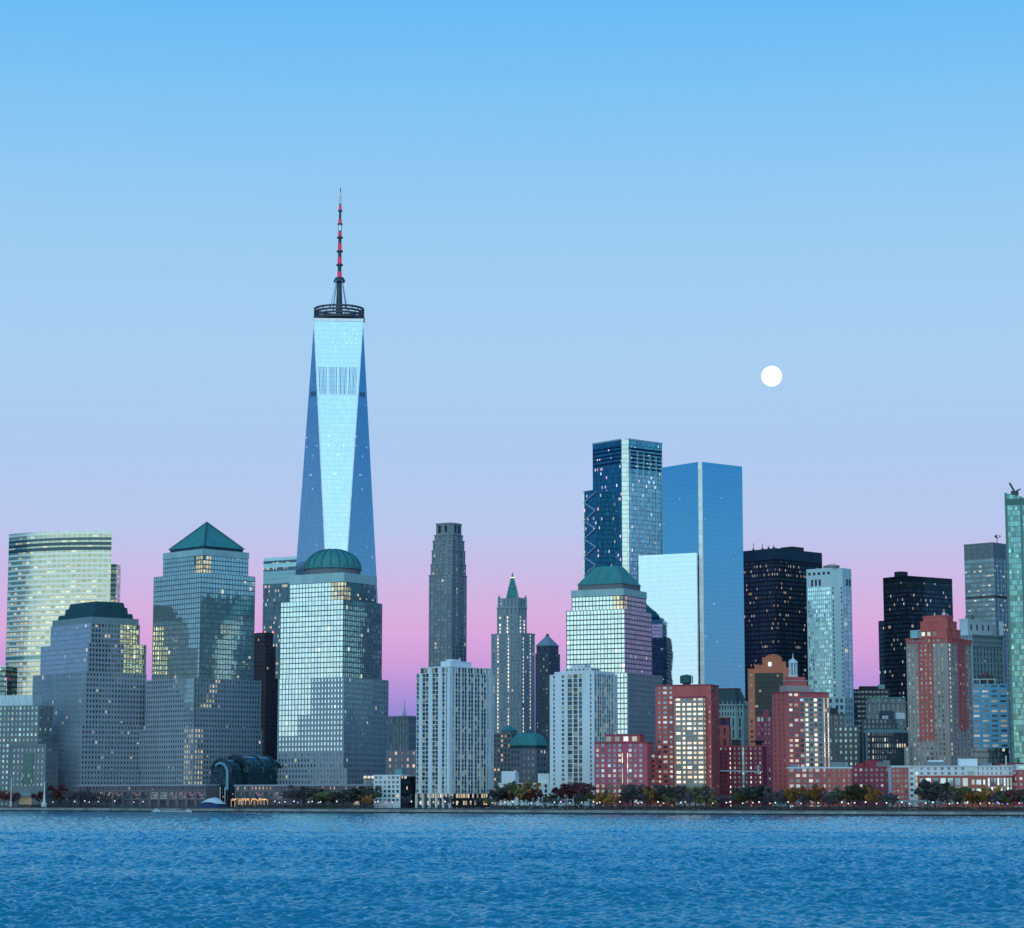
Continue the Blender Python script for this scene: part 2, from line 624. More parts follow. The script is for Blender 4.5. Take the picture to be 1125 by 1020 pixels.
class Bld:
    def __init__(s, name, label, cat='building', group=None):
        s.name, s.label, s.cat, s.group = name, label, cat, group
        s.parts = {}
        s.wins = []
        s.base = None
        s.plabel = {}
        s.smooth = set()

    def M(s, part, mat):
        k = (part, mat.name)
        if k not in s.parts:
            s.parts[k] = (MB(), mat)
        return s.parts[k][0]

    def facade(s, p, q, z0, z1, f, wmat, rank):
        u = (q - p)
        L = u.length
        if L < .3:
            return
        u = u / L
        n = Vector((u.y, -u.x))
        wm = s.M('wall', wmat)

        def P(a, z, dep=0.0):
            return (p.x + u.x * a - n.x * dep, p.y + u.y * a - n.y * dep, z)
        if f is None:
            wm.quad(P(0, z0), P(L, z0), P(L, z1), P(0, z1))
            return
        if f['t'] == 'c':
            b = s.M(f.get('part', 'glass_facade'), f['mat'])
            o = f.get('u0', 0.0)
            if f.get('fit'):
                per = f['fit']
                k = round(L / per) * per / L
            else:
                k = 1
            b.quad(P(0, z0), P(L, z0), P(L, z1), P(0, z1), [(o, z0), (o + L * k, z0), (o + L * k, z1), (o, z1)])
            return
        fh = f.get('fh', 3.6)
        base, top = f.get('base', 0.0), f.get('top', 0.0)
        if base:
            wm.quad(P(0, z0), P(L, z0), P(L, z0 + base), P(0, z0 + base))
        if top:
            wm.quad(P(0, z1 - top), P(L, z1 - top), P(L, z1), P(0, z1))
        za, zb = z0 + base, z1 - top
        ny = max(1, round((zb - za) / fh))
        fh = (zb - za) / ny
        m = f.get('m', .8)
        if 'cols' in f:
            tot = sum(c[0] for c in f['cols'])
            cols = []
            x = 0
            for c in f['cols']:
                w = c[0] / tot * L
                cols.append((x, x + w) + (c[1], c[2], c[3] if len(c) > 3 else None))
                x += w
        else:
            nx = max(1, round((L - 2 * m) / f['px']))
            cw = (L - 2 * m) / nx
            cols = [(0, m, 0, 0, None)] if m > .01 else []
            cols += [(m + i * cw, m + (i + 1) * cw, f['wf'], f['hf'], None) for i in range(nx)]
            if m > .01:
                cols += [(L - m, L, 0, 0, None)]
        rec = f.get('rec', .3)
        flat = f.get('flat', False)
        if flat:
            wm.quad(P(0, za), P(L, za), P(L, zb), P(0, zb))
        fn = f.get('fn')
        nx = len(cols)
        ang = math.atan2(u.y, u.x)
        for i, (x0, x1, wf, hf, cm) in enumerate(cols):
            if wf <= 0 and not fn:
                if not flat:
                    wm.quad(P(x0, za), P(x1, za), P(x1, zb), P(x0, zb))
                continue
            for j in range(ny):
                a, b = za + j * fh, za + (j + 1) * fh
                w_, h_, mt = wf, hf, cm
                if fn:
                    r = fn(i, j, nx, ny)
                    if r is not None:
                        w_, h_ = r[0], r[1]
                        if len(r) > 2:
                            mt = r[2]
                if w_ <= 0 or wf <= 0:
                    if not flat:
                        wm.quad(P(x0, a), P(x1, a), P(x1, b), P(x0, b))
                    continue
                ww, hh = (x1 - x0) * w_, fh * h_
                xm, zm = (x0 + x1) / 2, a + fh * (.5 + f.get('zo', .0))
                l, r_, lo, hi = xm - ww / 2, xm + ww / 2, zm - hh / 2, zm + hh / 2
                mat = mt or f['mat']
                if flat:
                    s.wins.append((P(xm, zm, -.05), ang, ww, hh, mat, rank))
                    continue
                if lo > a:
                    wm.quad(P(x0, a), P(x1, a), P(x1, lo), P(x0, lo))
                if hi < b:
                    wm.quad(P(x0, hi), P(x1, hi), P(x1, b), P(x0, b))
                if l > x0 + 1e-4:
                    wm.quad(P(x0, lo), P(l, lo), P(l, hi), P(x0, hi))
                    wm.quad(P(r_, lo), P(x1, lo), P(x1, hi), P(r_, hi))
                wm.quad(P(l, lo), P(r_, lo), P(r_, lo, rec), P(l, lo, rec))
                wm.quad(P(l, hi, rec), P(r_, hi, rec), P(r_, hi), P(l, hi))
                wm.quad(P(l, lo), P(l, lo, rec), P(l, hi, rec), P(l, hi))
                wm.quad(P(r_, lo, rec), P(r_, lo), P(r_, hi), P(r_, hi, rec))
                s.wins.append((P(xm, zm, rec), ang, ww, hh, mat, rank))

    def tier(s, pts, z0, z1, specs, wmat, roof=None, cornice=None, floor=False, front=2):
        if s.base is None:
            c = sum(pts, Vector((0, 0))) / len(pts)
            s.base = (c.x, c.y, z0)
            FOOT.append((s.name, s.label, [tuple(p) for p in pts]))
        n = len(pts)
        for i in range(n):
            f = specs[i] if i < len(specs) else specs[-1]
            s.facade(pts[i], pts[(i + 1) % n], z0, z1, f, wmat, 0 if i < front else 1)
        s.M('roof', roof or wmat).poly([(p.x, p.y, z1) for p in pts])
        if cornice:
            cm, h, o = cornice
            s.M('cornice', cm).prism(offset(pts, o), z1 - h, z1 + .35)

    def done(s):
        bx = s.base
        root = link(s.name, None, None, bx)
        root.empty_display_size = 5
        tag(root, s.label, s.cat, s.group)
        # the windows: the hundred that show largest as single parts, the rest as one
        ws = sorted(s.wins, key=lambda w: (w[5], -round(w[2] * w[3], 1), -w[0][2]))
        for c, ang, w, h, mat, rk in ws[:MAXW]:
            o = link('window', wmesh(w, h, mat), root, (c[0] - bx[0], c[1] - bx[1], c[2] - bx[2]))
            o.rotation_euler = (0, 0, ang)
        rest = {}
        allm = []
        if len(ws) > MAXW:
            b = MB()
            mi = []
            for c, ang, w, h, mat, rk in ws[MAXW:]:
                ux, uy = math.cos(ang) * w / 2, math.sin(ang) * w / 2
                if mat not in allm:
                    allm.append(mat)
                b.quad((c[0] - ux, c[1] - uy, c[2] - h / 2), (c[0] + ux, c[1] + uy, c[2] - h / 2),
                       (c[0] + ux, c[1] + uy, c[2] + h / 2), (c[0] - ux, c[1] - uy, c[2] + h / 2))
                mi.append(allm.index(mat))
            me = b.mesh('other_windows', allm[0], bx)
            for mm in allm[1:]:
                me.materials.append(mm)
            me.polygons.foreach_set('material_index', mi)
            o = link('other_windows', me, root)
            o['kind'] = 'stuff'
        for (part, mn), (b, mat) in s.parts.items():
            o = link(part, b.mesh(part, mat, bx, part in s.smooth), root)
            if (part, mn) in s.plabel:
                o['label'] = s.plabel[(part, mn)]
        return root


def win(px=3.0, fh=3.6, wf=.5, hf=.55, mat=None, **k):
    return dict(t='w', px=px, fh=fh, wf=wf, hf=hf, mat=mat, **k)


def cw(mat, **k):
    return dict(t='c', mat=mat, **k)


def flatspec(f):
    if f is None or f['t'] == 'c':
        return f
    g = dict(f)
    g['flat'] = True
    return g


def four(f, g=None):
    """front-left, front-right detailed, the two far sides with flush windows"""
    g = g or f
    return [f, g, flatspec(f), flatspec(g)]

# ------------------------------------------------------------------ palette
granite = wall('granite', (.30, .335, .385), .7)
granite_dk = wall('granite_dark', (.19, .195, .22), .7)
granite_teal = wall('granite_band', (.22, .30, .32), .5)
frame_dk = wall('frame_bronze', (.13, .165, .185), .5)
copper = wall('copper_roof', (.06, .25, .24), .55, .25)
copper_dk = wall('copper_dark', (.022, .075, .09), .5, .2)
dk_roof = wall('roof_gravel', (.09, .09, .10), .9)
white_conc = wall('white_concrete', (.76, .78, .80), .75, .10)
pale_stone = wall('pale_stone', (.42, .43, .42), .8)
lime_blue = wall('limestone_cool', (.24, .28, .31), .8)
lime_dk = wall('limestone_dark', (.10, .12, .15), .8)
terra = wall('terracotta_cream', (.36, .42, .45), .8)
brick = wall('red_brick', (.58, .125, .115), .85, .25)
brick_pk = wall('rose_brick', (.56, .12, .16), .85, .25)
brick_dk = wall('dark_red_brick', (.36, .06, .095), .85, .2)
brick_or = wall('orange_brick', (.66, .20, .115), .85)
tan = wall('tan_brick', (.40, .325, .30), .85)
tan_lt = wall('tan_pale', (.36, .31, .27), .85)
grey_stone = wall('grey_stone', (.20, .215, .225), .85)
brown_stone = wall('brown_stone', (.14, .115, .125), .85)
green_copper = wall('verdigris', (.09, .36, .30), .7, .3)
steel = plain('pale_steel', (.62, .66, .70), .3, .7)
mast_dk = plain('mast_steel', (.06, .075, .10), .5, .3)
dark_metal = plain('dark_metal', (.03, .035, .045), .5, .3)
mech = wall('mechanical_grey', (.22, .25, .27), .8)
white_paint = wall('white_paint', (.66, .68, .70), .6, .08)

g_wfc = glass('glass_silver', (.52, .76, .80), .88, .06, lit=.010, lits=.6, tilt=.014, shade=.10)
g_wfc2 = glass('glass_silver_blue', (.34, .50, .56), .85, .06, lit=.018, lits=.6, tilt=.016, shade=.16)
g_dark = glass('glass_dark', (.09, .14, .17), .6, .08, lit=.035, lits=.6, tilt=.03)
g_dark2 = glass('glass_dim', (.11, .16, .20), .6, .08, lit=.012, lits=.6, tilt=.03)
g_gold = glass('glass_lamplit', (.30, .34, .30), .6, .1, lit=.85, lits=.55, warm=(1, .78, .38), white=(.92, .90, .58), cluster=False)
g_apt = glass('glass_flats', (.14, .22, .24), .6, .08, lit=.20, lits=.28, warm=(.85, .80, .50), white=(.50, .90, .80), tilt=.04, shade=.5)
g_slab = glass('glass_slab', (.04, .075, .085), .35, .1, lit=.20, lits=.22, warm=(.80, .80, .50), white=(.45, .85, .75), tilt=.05, shade=.6)
g_apt2 = glass('glass_flats_dim', (.12, .19, .22), .6, .08, lit=.08, lits=.35, warm=(.9, .7, .4), white=(.5, .9, .9), tilt=.04)
g_brick = glass('glass_brick_flats', (.12, .22, .28), .55, .1, lit=.36, lits=.52, warm=(1, .84, .66), white=(.42, .88, 1.0), tilt=.06, cluster=False, shade=.6)
g_bright = glass('glass_all_lit', (.3, .3, .3), .3, .2, lit=.88, lits=1.15, warm=(1, .62, .34), white=(1, .93, .76), cluster=False)
g_mid = glass('glass_half_lit', (.2, .28, .32), .5, .1, lit=.5, lits=.8, warm=(1, .78, .48), white=(.80, .95, .92), cluster=False)
g_stripe = glass('glass_strip_lit', (.3, .3, .3), .3, .2, lit=.93, lits=1.1, warm=(1, .74, .48), white=(1, .86, .66), cluster=False)
g_warm = glass('glass_warm_few', (.13, .15, .18), .5, .1, lit=.28, lits=.7, warm=(1, .45, .28), white=(1, .66, .46), cluster=False)
g_teal = glass('glass_teal', (.18, .36, .38), .75, .07, lit=.10, lits=.35, warm=(.9, .8, .5), white=(.4, .9, .9), tilt=.03)
g_shop = curtain('glass_shop', .9, .95, .12, .12, (.16, .2, .24), (.05, .05, .06), (.06, .06, .07), metal=.4, lit=.45, lits=.5, warm=(.85, .34, .36), white=(.70, .95, .85), group=0, var=.5, wob=0)


def Z(y, f):
    return zt(y, f.d)


def lamp_corner(f, left, n=3):
    """glazed corner room with its lamps on: the last columns of a left wall, the first of a right one"""
    g = dict(f)
    g['fn'] = lambda i, j, nx, ny: (.80, .72, g_gold) if ((nx - 2 - n <= i < nx - 1) if left else (1 <= i < 1 + n)) else None
    return g


# ------------------------------------------------------------------ 1. curved glass tower, far left
def build_curved():
    B = Bld('curved_glass_tower', 'tall curved pale glass office tower with yellow lamplit floors behind the stepped dark-topped tower', 'skyscraper')
    d = 1960
    f = FP(10, 122.7, 127, 588, d, 19, b=30)
    p0, p1 = f.pts[0], f.pts[1]
    u = (p1 - p0).normalized()
    nrm = Vector((u.y, -u.x))
    L = (p1 - p0).length
    n = 22
    arc = []
    for i in range(n + 1):
        t = i / n
        arc.append(p0 + u * (L * t) + nrm * (11.0 * (4 * t * (1 - t))))
    back = [f.pts[1] + f.pts[1].normalized() * 40 + u * -3, f.pts[0] + f.pts[0].normalized() * 40 + u * 3]
    ztop = Z(583.5, f)
    z0 = GZ
    zb = lambda y: zt(y, d)
    mat = curtain('curved_tower_glass', pw=4.4, ph=4.15, sp=.36, mw=.14, tint=(.34, .42, .35), spc=(.82, .85, .77), mulc=(.50, .56, .50), metal=.80, smetal=.25,
                  rough=.10, tilt=.03, wob=.02, lit=.85, lits=.45, warm=(1, .66, .26), white=(.92, .84, .46), litw=.92, lith=.74,
                  litv=(zb(700), zb(610), .10), group=0, bands=[(zb(604.5), zb(600.8), (.03, .08, .11)), (zb(599), zb(595.6), (.03, .08, .11)), (zb(593.5), zb(590.5), (.05, .11, .13)),
                                                       (zb(723.5), zb(719.5), (.15, .33, .30))])
    m = B.M('glass_facade', mat)
    acc = 0
    B.base = (sum(p.x for p in arc) / len(arc), d + 20, z0)
    for i in range(n):
        a, b = arc[i], arc[i + 1]
        l = (b - a).length
        m.quad((a.x, a.y, z0), (b.x, b.y, z0), (b.x, b.y, ztop), (a.x, a.y, ztop), [(acc, z0), (acc + l, z0), (acc + l, ztop), (acc, ztop)])
        acc += l
    pts = arc + back
    FOOT.append((B.name, B.label, [tuple(p) for p in (arc[0], arc[-1], back[0], back[1])]))
    for i in range(n, len(pts)):
        a, b = pts[i], pts[(i + 1) % len(pts)]
        l = (b - a).length
        m.quad((a.x, a.y, z0), (b.x, b.y, z0), (b.x, b.y, ztop), (a.x, a.y, ztop), [(0, z0), (l, z0), (l, ztop), (0, ztop)])
    B.M('roof', dk_roof).poly([(p.x, p.y, ztop) for p in pts])
    B.M('parapet_rail', steel).prism(offset(pts, .25), ztop - .6, ztop + .6)
    # window-like dark louvres are part of the glass skin; the right wing behind is lower
    g = FP(116, 128, 131, 622, 2002, 8, b=12)
    g2 = [p for p in g.pts]
    m2 = B.M('side_wing', mat)
    m2.prism(g2, z0, zt(620, 2002))
    B.done()


build_curved()


# ------------------------------------------------------------------ 2. stepped granite and glass tower with dark top
def build_ziggurat():
    B = Bld('stepped_office_tower', 'stepped grey granite office tower with a dark terraced top before the curved glass tower', 'skyscraper')
    th = 50
    punch = win(2.75, 3.75, .50, .50, g_wfc2)
    punch_d = win(2.75, 3.75, .48, .48, g_dark)
    g_lav = glass('glass_lavender', (.62, .70, .84), .88, .06, lit=.015, lits=.6, tilt=.014, shade=.12)
    gl = win(2.75, 3.75, .84, .74, g_lav, rec=.15)
    gl_y = win(2.75, 3.75, .84, .74, glass('glass_sunset', (.75, .72, .45), .9, .05, lit=.12, lits=.5, tilt=.10, shade=.3), rec=.15)  # yellow sunset reflection put into the tint of these panes

    def stair(k0):
        def fn(i, j, nx, ny):
            if i > nx - 2 - (k0 + j // 3):
                return None
            return (.84, .74)
        return fn
    t1 = FP(50, 88, 166.5, 846, 1788, th)
    B.tier(t1.pts, GZ, Z(846, t1), four(punch_d, win(2.75, 3.75, .45, .5, g_dark)), granite, dk_roof)
    t2 = FP(49, 89, 158, 800, 1792, th)
    B.tier(t2.pts, Z(846, t1), Z(796, t2), four(punch, win(2.75, 3.75, .5, .5, g_dark)), granite, dk_roof)
    t3 = FP(36, 94, 161, 745, 1798, th)
    B.tier(t3.pts, Z(796, t2), Z(738, t3), [win(2.75, 3.75, .5, .5, g_wfc2, fn=lambda i, j, nx, ny: (.84, .74) if (i > 5 and i < 13 + j) else None),
                                          win(2.75, 3.75, .52, .52, g_dark), None, None], granite, dk_roof)
    t4 = FP(45, 97, 161, 706, 1803, th)

    def split(i, j, nx, ny):
        return (.84, .74, gl_y['mat']) if i > nx * .56 else (.62, .62, g_dark)
    B.tier(t4.pts, Z(738, t3), Z(706, t4), [gl, win(2.75, 3.75, .62, .62, g_dark, fn=split), flatspec(gl), flatspec(gl)], granite, dk_roof)
    t5 = FP(56, 100, 154, 683, 1810, th)
    B.tier(t5.pts, Z(706, t4), Z(684, t5), [gl, win(2.75, 3.75, .62, .62, g_dark, fn=split), flatspec(gl), flatspec(gl)], granite, dk_roof)
    B.tier(offset(t5.pts, -.8), Z(684, t5), Z(677.5, t5), [None], granite_teal, dk_roof)
    t6 = FP(63, 103, 147, 674, 1815, th)
    B.M('terraced_roof', copper_dk).frustum(offset(t6.pts, 0), offset(t6.pts, -.8), Z(681, t6), Z(672.5, t6))
    t7 = FP(71, 105, 141, 670, 1819, th)
    B.M('terraced_roof', copper_dk).frustum(t7.pts, offset(t7.pts, -.7), Z(674, t7), Z(666, t7))
    t8 = FP(75, 105, 138, 662, 1822, th)
    B.M('terraced_roof', copper_dk).frustum(t8.pts, offset(t8.pts, -1.2), Z(668, t8), Z(660.5, t8))
    B.done()


build_ziggurat()


# ------------------------------------------------------------------ 3. grey stone building at the left end
def build_left_end():
    B = Bld('stone_office_building', 'grey stone office building with pale flat top and teal glass bay by the marina', 'building')
    f = FP(-45, 43, 47, 775, 1782, 24, b=18)
    sp = win(3.6, 3.9, .55, .52, g_teal)
    B.tier(f.pts, GZ, Z(775, f), four(sp), grey_stone, dk_roof)
    t = FP(-45, 36, 39, 764, 1786, 24, b=12)
    B.tier(t.pts, Z(775, f), Z(763.5, t), [cw(curtain('pale_louvre', 1.6, 9, .0, .12, (.55, .66, .68), mulc=(.35, .45, .48), metal=.2, lit=0, rough=.4, tilt=0, wob=0))], white_conc, dk_roof)
    p = FP(11.5, 50.5, 51.8, 822, 1765, 24, b=16)
    sp2 = win(3.7, 4.0, .40, .46, g_teal, m=1.5, top=2.0, base=14)
    B.tier(p.pts, GZ, Z(818, p), four(sp2), grey_stone, dk_roof, cornice=(grey_stone, 1.2, .35))
    # teal glass bay on the front of the projecting block
    u = -p.dl
    n = Vector((u.y, -u.x))
    a = p.pts[0] + u * (p.a * .36)
    b = p.pts[0] + u * (p.a * .66)
    bay = [a + n * .35, b + n * .35, b - n * .2, a - n * .2]
    B.M('glass_bay', curtain('teal_bay', 1.3, 4.0, .12, .1, (.035, .11, .135), (.03, .08, .1), (.03, .07, .08), lit=.14, lits=.3, warm=(.9, .8, .4), white=(.5, .95, .85))).prism(bay, Z(862, p), Z(828, p))
    a2, b2 = p.pts[0] + u * (p.a * .30), p.pts[0] + u * (p.a * .64)
    B.M('entrance_portal', plain('lit_portal', (.3, .3, .25), .5, 0, (1, .75, .35), .10)).prism([a2 + n * .5, b2 + n * .5, b2, a2], GZ, Z(876, p))
    B.M('canopy', granite_teal).prism([a2 - u + n * 3, b2 + u + n * 3, b2 + u + n * .4, a2 - u + n * .4], Z(876, p) + .3, Z(871, p))
    B.done()
    # low dark block peeping out behind it
    C = Bld('dark_glass_block', 'dark teal glass block at the foot of the curved tower', 'building')
    g = FP(-40, 6.6, 9, 733, 1900, 15, b=20)
    C.tier(g.pts, GZ, Z(732, g), four(cw(curtain('dark_teal_cw', 1.5, 4, .3, .08, (.1, .22, .26), (.02, .05, .07), (.02, .04, .05), lit=.05))), granite_dk, dk_roof, cornice=(steel, .5, .2))
    C.done()


build_left_end()


# ------------------------------------------------------------------ 4. pyramid-topped tower
def build_pyramid():
    B = Bld('pyramid_roof_tower', 'granite and glass office tower under a green copper pyramid roof', 'skyscraper')
    th = 45
    g_cy = glass('glass_cyan', (.84, .92, .84), .9, .05, lit=.008, lits=.6, tilt=.012, shade=.08)
    gl = win(2.75, 3.75, .87, .80, g_cy, rec=.15, m=.3)
    pn = win(2.75, 3.75, .52, .52, g_dark)
    gold = g_gold

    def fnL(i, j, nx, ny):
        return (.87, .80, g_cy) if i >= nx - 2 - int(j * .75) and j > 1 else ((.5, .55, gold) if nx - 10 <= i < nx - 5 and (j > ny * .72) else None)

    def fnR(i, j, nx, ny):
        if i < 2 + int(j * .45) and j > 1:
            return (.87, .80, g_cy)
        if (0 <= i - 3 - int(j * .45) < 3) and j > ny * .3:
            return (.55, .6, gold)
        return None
    t1 = FP(160.5, 213, 287, 748, 1780, th)
    zA = Z(800, t1)
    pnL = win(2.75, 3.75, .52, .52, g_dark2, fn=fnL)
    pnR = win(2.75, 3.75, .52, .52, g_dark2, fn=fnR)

    def fnB(i, j, nx, ny):
        return (.5, .6, gold) if nx - 5 <= i else None

    def fnB2(i, j, nx, ny):
        return (.5, .6, gold) if i < 4 else None
    tb = FP(150, 213, 288, 805, 1777, th)
    B.tier(tb.pts, GZ, zA, [win(2.75, 3.75, .5, .52, g_dark2, fn=fnB), win(2.75, 3.75, .5, .52, g_dark2, fn=fnB2), flatspec(pn), flatspec(pn)], granite, dk_roof)
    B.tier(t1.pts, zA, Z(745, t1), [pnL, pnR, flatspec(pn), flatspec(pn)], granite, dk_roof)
    t2 = FP(169, 221, 280.5, 632, 1790, th)
    bk_ = flatspec(win(2.75, 3.75, .7, .66, g_dark))
    B.tier(t2.pts, Z(745, t1), Z(629, t2), [gl, gl, bk_, bk_], frame_dk, dk_roof)
    t3 = FP(179.5, 223, 273, 612, 1797, th)
    B.tier(t3.pts, Z(629, t2), Z(610, t3), [lamp_corner(gl, 1), lamp_corner(gl, 0), flatspec(gl), flatspec(gl)], frame_dk, dk_roof)
    B.tier(offset(t3.pts, .35), Z(610, t3), Z(603, t3), [None], wall('crown_band', (.38, .54, .55), .5), dk_roof)
    bay = MB()
    t4 = FP(187, 225, 267, 602, 1803, th)
    B.M('pyramid_base', copper_dk).prism(t4.pts, Z(604, t4), Z(600, t4))
    ap = (xat(228, 575, 1835), sum((p.y for p in t4.pts)) / 4, zt(574, sum((p.y for p in t4.pts)) / 4))
    pts = offset(t4.pts, .8)
    B.M('pyramid_roof', copper).pyramid(pts, ap, Z(600, t4))
    for p in pts:                                          # standing ridges
        B.M('ridge', copper_dk).bar((p.x, p.y, Z(600, t4)), ap, .9)
    B.done()


build_pyramid()


# ------------------------------------------------------------------ 5. domed tower
def build_domed():
    B = Bld('domed_office_tower', 'granite and glass office tower capped by a dark green copper dome', 'skyscraper')
    th = 31
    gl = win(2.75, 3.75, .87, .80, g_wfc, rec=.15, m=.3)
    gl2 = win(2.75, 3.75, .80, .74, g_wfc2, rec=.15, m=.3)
    pn = win(2.75, 3.75, .52, .55, g_wfc)
    pnd = win(2.75, 3.75, .50, .52, g_dark2)

    def fn(i, j, nx, ny):
        k = nx * .30 if j < ny * .45 else nx * .46
        return (.87, .80) if i < k and j > 2 else None
    t0 = FP(295, 381, 431, 848, 1680, th)
    B.tier(t0.pts, GZ, Z(844, t0), four(pnd), granite, dk_roof)
    t1 = FP(305.5, 378, 427, 750, 1690, th)
    zm = Z(826, t1)
    B.tier(t1.pts, Z(844, t0), zm, four(pnd), granite, dk_roof)
    B.tier(t1.pts, zm, Z(744, t1), [win(2.75, 3.75, .52, .55, g_wfc, fn=fn), win(2.75, 3.75, .55, .58, g_wfc2), flatspec(pn), flatspec(pn)], granite, dk_roof)
    t2 = FP(308, 377.5, 420, 662, 1697, th)
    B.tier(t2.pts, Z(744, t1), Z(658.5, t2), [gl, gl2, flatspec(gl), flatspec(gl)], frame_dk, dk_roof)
    t3 = FP(318, 378, 413.5, 642, 1705, th)
    B.tier(t3.pts, Z(658.5, t2), Z(639, t3), [lamp_corner(gl, 1), lamp_corner(gl2, 0), flatspec(gl), flatspec(gl)], frame_dk, dk_roof)
    B.tier(offset(t3.pts, .3), Z(639, t3), Z(629, t3), [None], wall('crown_band', (.38, .54, .55), .5), dk_roof)
    c = sum(t3.pts, Vector((0, 0))) / 4
    dc = c.y
    cx = xat(365.5, 620, dc)
    r = (xat(397, 625, dc) - xat(334, 625, dc)) / 2
    zb, ztp = zt(626.5, dc), zt(603.5, dc)
    B.M('dome_drum', granite_dk).lathe(cx, dc, [(r * .97, zt(634, dc)), (r * .97, zb)], 32)
    prof = [(r * 1.03, zb), (r * 1.0, zb + .6)]
    h = ztp - zb
    for k in range(1, 11):
        a = k / 10 * math.pi / 2
        prof.append((max(0, r * math.cos(a)), zb + .6 + (h - .6) * math.sin(a)))
    B.M('dome', copper).lathe(cx, dc, prof, 40)
    for k in range(20):
        a = 2 * math.pi * k / 20
        pr = [(cx + (q[0] + .1) * math.cos(a), dc + (q[0] + .1) * math.sin(a), q[1] + .1) for q in prof[1:-1]]
        for i in range(len(pr) - 1):
            B.M('dome_rib', copper_dk).bar(pr[i], pr[i + 1], .35)
    B.smooth.add('dome')
    B.done()


build_domed()


# ------------------------------------------------------------------ 6. flat green-roofed tower
def build_mastaba():
    B = Bld('flat_topped_office_tower', 'silver windowed office tower with a flattened green copper hip roof', 'skyscraper')
    th = 28
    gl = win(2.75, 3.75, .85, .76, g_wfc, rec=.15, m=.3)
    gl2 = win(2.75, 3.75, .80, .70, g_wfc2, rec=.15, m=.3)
    pn = win(2.75, 3.75, .55, .50, g_dark2)

    def fn(i, j, nx, ny):
        return (.85, .76, g_wfc) if i < nx * .5 + j else (.55, .5, g_wfc)
    t1 = FP(614, 690, 728, 742, 1755, th)
    B.tier(t1.pts, GZ, Z(739, t1), [win(2.75, 3.75, .6, .55, g_wfc, fn=fn), pn, flatspec(pn), flatspec(pn)], granite, dk_roof)
    t2 = FP(622, 686.5, 716, 672, 1762, th)
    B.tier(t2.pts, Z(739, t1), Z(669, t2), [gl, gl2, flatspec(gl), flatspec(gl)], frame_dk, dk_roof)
    t3 = FP(628, 685, 710, 652, 1769, th)
    B.tier(t3.pts, Z(669, t2), Z(654, t3), [lamp_corner(gl, 1, 2), lamp_corner(gl2, 0, 2), flatspec(gl), flatspec(gl)], frame_dk, dk_roof)
    B.tier(offset(t3.pts, .3), Z(654, t3), Z(646.5, t3), [None], wall('crown_band', (.38, .54, .55), .5), dk_roof)
    t4 = FP(635, 684, 703.5, 643, 1775, th)
    B.M('roof_base', granite_dk).prism(t4.pts, Z(646.5, t3), Z(641, t4))
    o = offset(t4.pts, .7)
    B.M('hip_roof', copper).frustum(o, offset(t4.pts, -9.5), Z(641, t4), Z(624.5, t4) + 3)
    B.done()


build_mastaba()


# ------------------------------------------------------------------ 7. blue glass tower and the brown tower behind
def build_behind_left():
    B = Bld('blue_glass_tower', 'dark blue glass tower with striped bright crown half hidden by the domed tower', 'skyscraper')
    f = FP(289.5, 331, 350, 613, 2150, 30)
    m = curtain('blue_cw', 1.5, 4.1, .18, .05, (.04, .09, .14), (.05, .10, .16), (.03, .06, .1), lit=.16, lits=.8, warm=(1, .62, .3), white=(.5, .85, 1.0), var=.3,
                bands=[(zt(614.5, 2150), zt(611, 2150), (.20, .40, .50)), (zt(622, 2150), zt(617.5, 2150), (.20, .40, .50)), (zt(640, 2150), zt(626, 2150), (.12, .26, .34))])
    B.tier(f.pts, GZ, Z(611, f), four(cw(m)), dark_metal, dk_roof)
    B.done()
    C = Bld('brown_stepped_tower', 'old dark brown stepped brick tower with red roof lights between pyramid and domed towers', 'building')
    sp = win(3.2, 3.7, .38, .5, g_dark2, rec=.2)
    t1 = FP(272, 292, 306, 760, 2080, 40)
    C.tier(t1.pts, GZ, Z(745, t1), four(sp), wall('umber_brick', (.075, .05, .055), .9), dk_roof)
    t2 = FP(277, 292, 303, 715, 2085, 40)
    C.tier(t2.pts, Z(745, t1), Z(710, t2), four(sp), wall('umber_brick', (.075, .05, .055)), dk_roof)
    t3 = FP(279.5, 291, 300, 700, 2089, 40)
    C.tier(t3.pts, Z(710, t2), Z(695, t3), four(sp), wall('umber_brick', (.075, .05, .055)), dk_roof)
    for p in t3.pts[:3]:
        C.M('warning_lamp', plain('red_lamp', (.3, .02, .02), .4, 0, (1, .15, .10), 3.0)).box((p.x, p.y, Z(695, t3)), 1.1, 1.1, 1.2)
    C.done()


build_behind_left()


